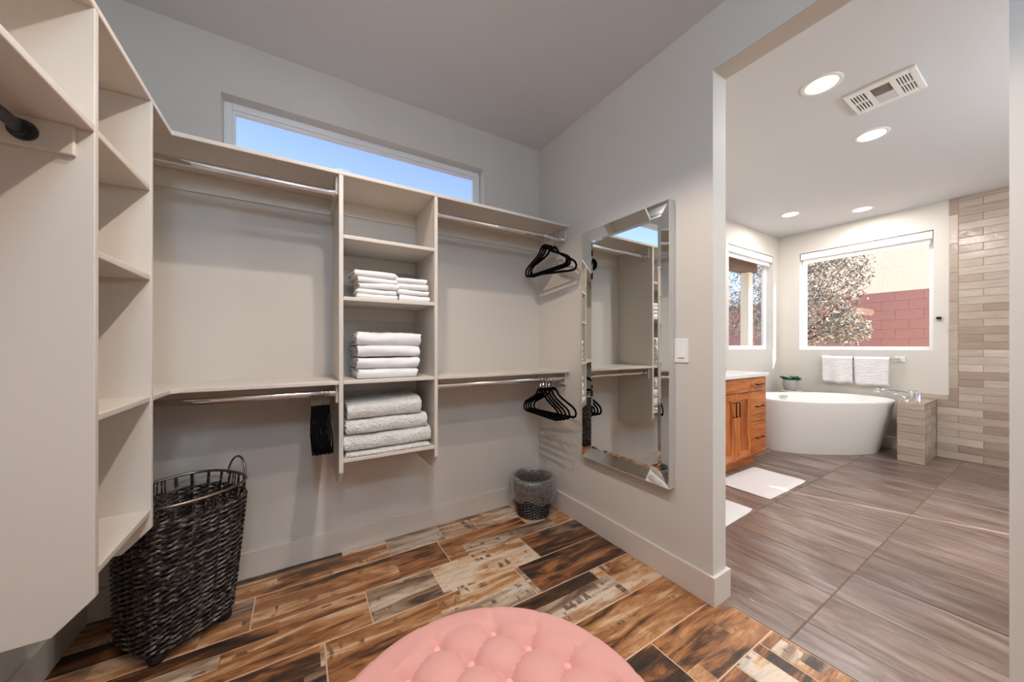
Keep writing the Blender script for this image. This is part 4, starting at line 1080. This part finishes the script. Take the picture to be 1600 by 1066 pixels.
bm = lathe(nb(), [(0.030, -0.11), (0.037, -0.10), (0.038, 0.0), (0.037, 0.10), (0.030, 0.11)], 24); bmesh.ops.transform(bm, matrix=Matrix.Translation((0, 0, 0.038)) @ Matrix.Rotation(PI / 2, 4, 'Y'), verts=bm.verts[:])
link('roll', bm, M['towel'], rt, smooth=True)
link('ring', tube(nb(), [(0.085, 0.0405 * math.cos(2 * PI * i / 24), 0.041 + 0.0395 * math.sin(2 * PI * i / 24)) for i in range(24)], 0.004, 6, closed=True), M['bronze'], rt, smooth=True)

# bath mats
def bathmat(cx_, cy_, w_, d_, rz, label):
    bm = nb(); nx, ny = 24, 16; g = []
    for i in range(nx + 1):
        r = []
        for j in range(ny + 1):
            x, y = (i / nx - 0.5) * w_, (j / ny - 0.5) * d_
            e = min(min(i, nx - i) / 1.0, min(j, ny - j) / 1.0, 1.0); h = 0.004 + 0.010 * e + 0.003 * fnoise(x * 8, y * 8, cx_)
            kx = 1 - 0.02 * (abs(2 * j / ny - 1) ** 8); ky = 1 - 0.03 * (abs(2 * i / nx - 1) ** 8)
            r.append(bm.verts.new((x * kx, y * ky, h)))
        g.append(r)
    for A, C in zip(g, g[1:]):
        for j in range(ny): bm.faces.new((A[j], C[j], C[j + 1], A[j + 1]))
    bd = g[0][:] + [r[-1] for r in g[1:]] + g[-1][::-1][1:] + [r[0] for r in g[::-1][1:-1]]
    lo = [bm.verts.new((v.co.x, v.co.y, 0.001)) for v in bd]; n = len(bd)
    for i in range(n): bm.faces.new((bd[i], bd[(i + 1) % n], lo[(i + 1) % n], lo[i]))
    bm.faces.new(lo); bmesh.ops.recalc_face_normals(bm, faces=bm.faces[:])
    tag(link('bath_mat', bm, M['bathmat'], smooth=True, loc=(cx_, cy_, 0), rot=(0, 0, rz)), label, 'mat')
bathmat(3.46, 1.45, 0.70, 0.42, 0.0, 'white bath mat lying before the vanity drawers')
bathmat(2.46, 1.43, 0.70, 0.44, 0.05, 'white bath mat half hidden behind the partition corner')

# ------------------------------------------------------------------ outdoors
struct(box('ground', M['gravel'], -14, 30, -20, 24, -0.35, -0.15))
BX, BTOP = 10.7, 2.34
bwl = empty('block_wall', (BX, 3.0, -0.15), 'red concrete block garden wall outside the bathroom windows', 'wall')
box('footing', M['mortar'], 0.01, 0.19, -5, 7.0, 0, BTOP + 0.15 - 0.006, bwl)
bsrc = None
for c in range(11):
    z1 = BTOP + 0.15 - c * 0.2
    for i in range(-7, 17):
        y = i * 0.4 + (0.2 if c % 2 else 0.0)
        loc = (0.1, y, z1 - 0.1)
        if bsrc is None: bsrc = link('block', B(nb(), -0.1, 0.1, -0.197, 0.197, -0.097, 0.097), M['block'], bwl, loc=loc, bevel=0.004, seg=1)
        else: share('block', bsrc, bwl, loc)
nh = empty('neighbour_house', (13.2, 2.0, -0.15), 'cream stucco house rising behind the red block wall', 'building', rz=math.radians(24.3))
box('wall', M['stucco'], 0, 6, -9, 3.2, 0, 7.0, nh); box('roof', M['roof'], -0.1, 6.4, -9.4, 3.4, 7.0, 7.3, nh)
fh = empty('far_house', (16, 16, -0.15), 'distant house with grey roof seen past the patio post', 'building')
box('wall', M['stucco'], 0, 9, -3, 4, 0, 3.4, fh)
link('roof', prism(nb(), [(-3.6, 3.4), (4.6, 3.4), (0.5, 5.4)], 'x', -0.5, 9.5), M['roof'], fh)
# patio cover with post
pc = empty('patio_cover', (7.40, 3.35, -0.15), 'covered patio roof with square post outside the vanity window', 'patio cover')
box('post', M['stucco'], -0.075, 0.075, -0.075, 0.075, 0, 2.75, pc, bevel=0.005); box('beam', M['bark'], -3.4, 0.2, -0.1, 0.1, 2.75, 2.95, pc, bevel=0.005)
box('roof_deck', M['bark'], -3.5, 0.35, -0.95, 0.3, 2.95, 3.05, pc)
# tree
tr = empty('garden_tree', (9.0, 3.05, -0.15), 'leafy tree beside the block wall outside the bathtub window', 'tree')
link('trunk', tube(nb(), [(0, 0, 0), (0.03, 0.02, 0.8), (-0.02, 0.05, 1.5), (0.05, 0.0, 2.4)], [0.07, 0.055, 0.045, 0.02], 10), M['bark'], tr, smooth=True)
for a, e, l_ in ((0.4, 0.5, 0.9), (2.4, 0.6, 0.9), (4.2, 0.5, 0.8), (5.4, 0.7, 0.9), (-1.4, 0.3, 0.85)):
    link('branch', tube(nb(), [(0, 0.04, 1.4), (0.4 * l_ * math.cos(a), 0.4 * l_ * math.sin(a), 1.4 + 0.6 * e), (l_ * math.cos(a), l_ * math.sin(a), 1.4 + 1.4 * e)], [0.03, 0.02, 0.008], 7), M['bark'], tr, smooth=True)
rnd = random.Random(11); bm = nb()
cl = [(0, 0, 2.5, 1.0), (-0.1, -0.35, 2.95, 0.8), (0.1, 0.5, 2.3, 0.9), (0, -0.55, 2.65, 0.55), (0, -0.2, 1.95, 0.7), (0.0, -0.72, 1.72, 0.36), (0, 0.9, 2.6, 0.8), (0, 0.2, 1.8, 0.6), (0, -0.3, 3.3, 0.6), (0, 1.2, 2.0, 0.6)]
for i in range(13000):
    cx_, cy_, cz_, r = cl[rnd.randrange(len(cl))]
    d = Vector((rnd.gauss(0, 1), rnd.gauss(0, 1), rnd.gauss(0, 1))).normalized() * r * rnd.uniform(0.35, 1.0) ** 0.6
    p = Vector((cx_, cy_, cz_)) + d * (1 + 0.25 * fnoise(d.x * 4, d.y * 4, d.z * 4))
    u = Vector((rnd.gauss(0, 1), rnd.gauss(0, 1), rnd.gauss(0, 1))).normalized(); v = u.cross(Vector((rnd.gauss(0, 1), rnd.gauss(0, 1), rnd.gauss(0, 1)))).normalized()
    L_, W_ = rnd.uniform(0.03, 0.05), rnd.uniform(0.010, 0.017)
    q = [p - u * L_, p + v * W_ + u * 0.01, p + u * L_, p - v * W_]
    bm.faces.new([bm.verts.new(c) for c in q])
link('foliage', bm, M['leaf'], tr, kind='stuff')
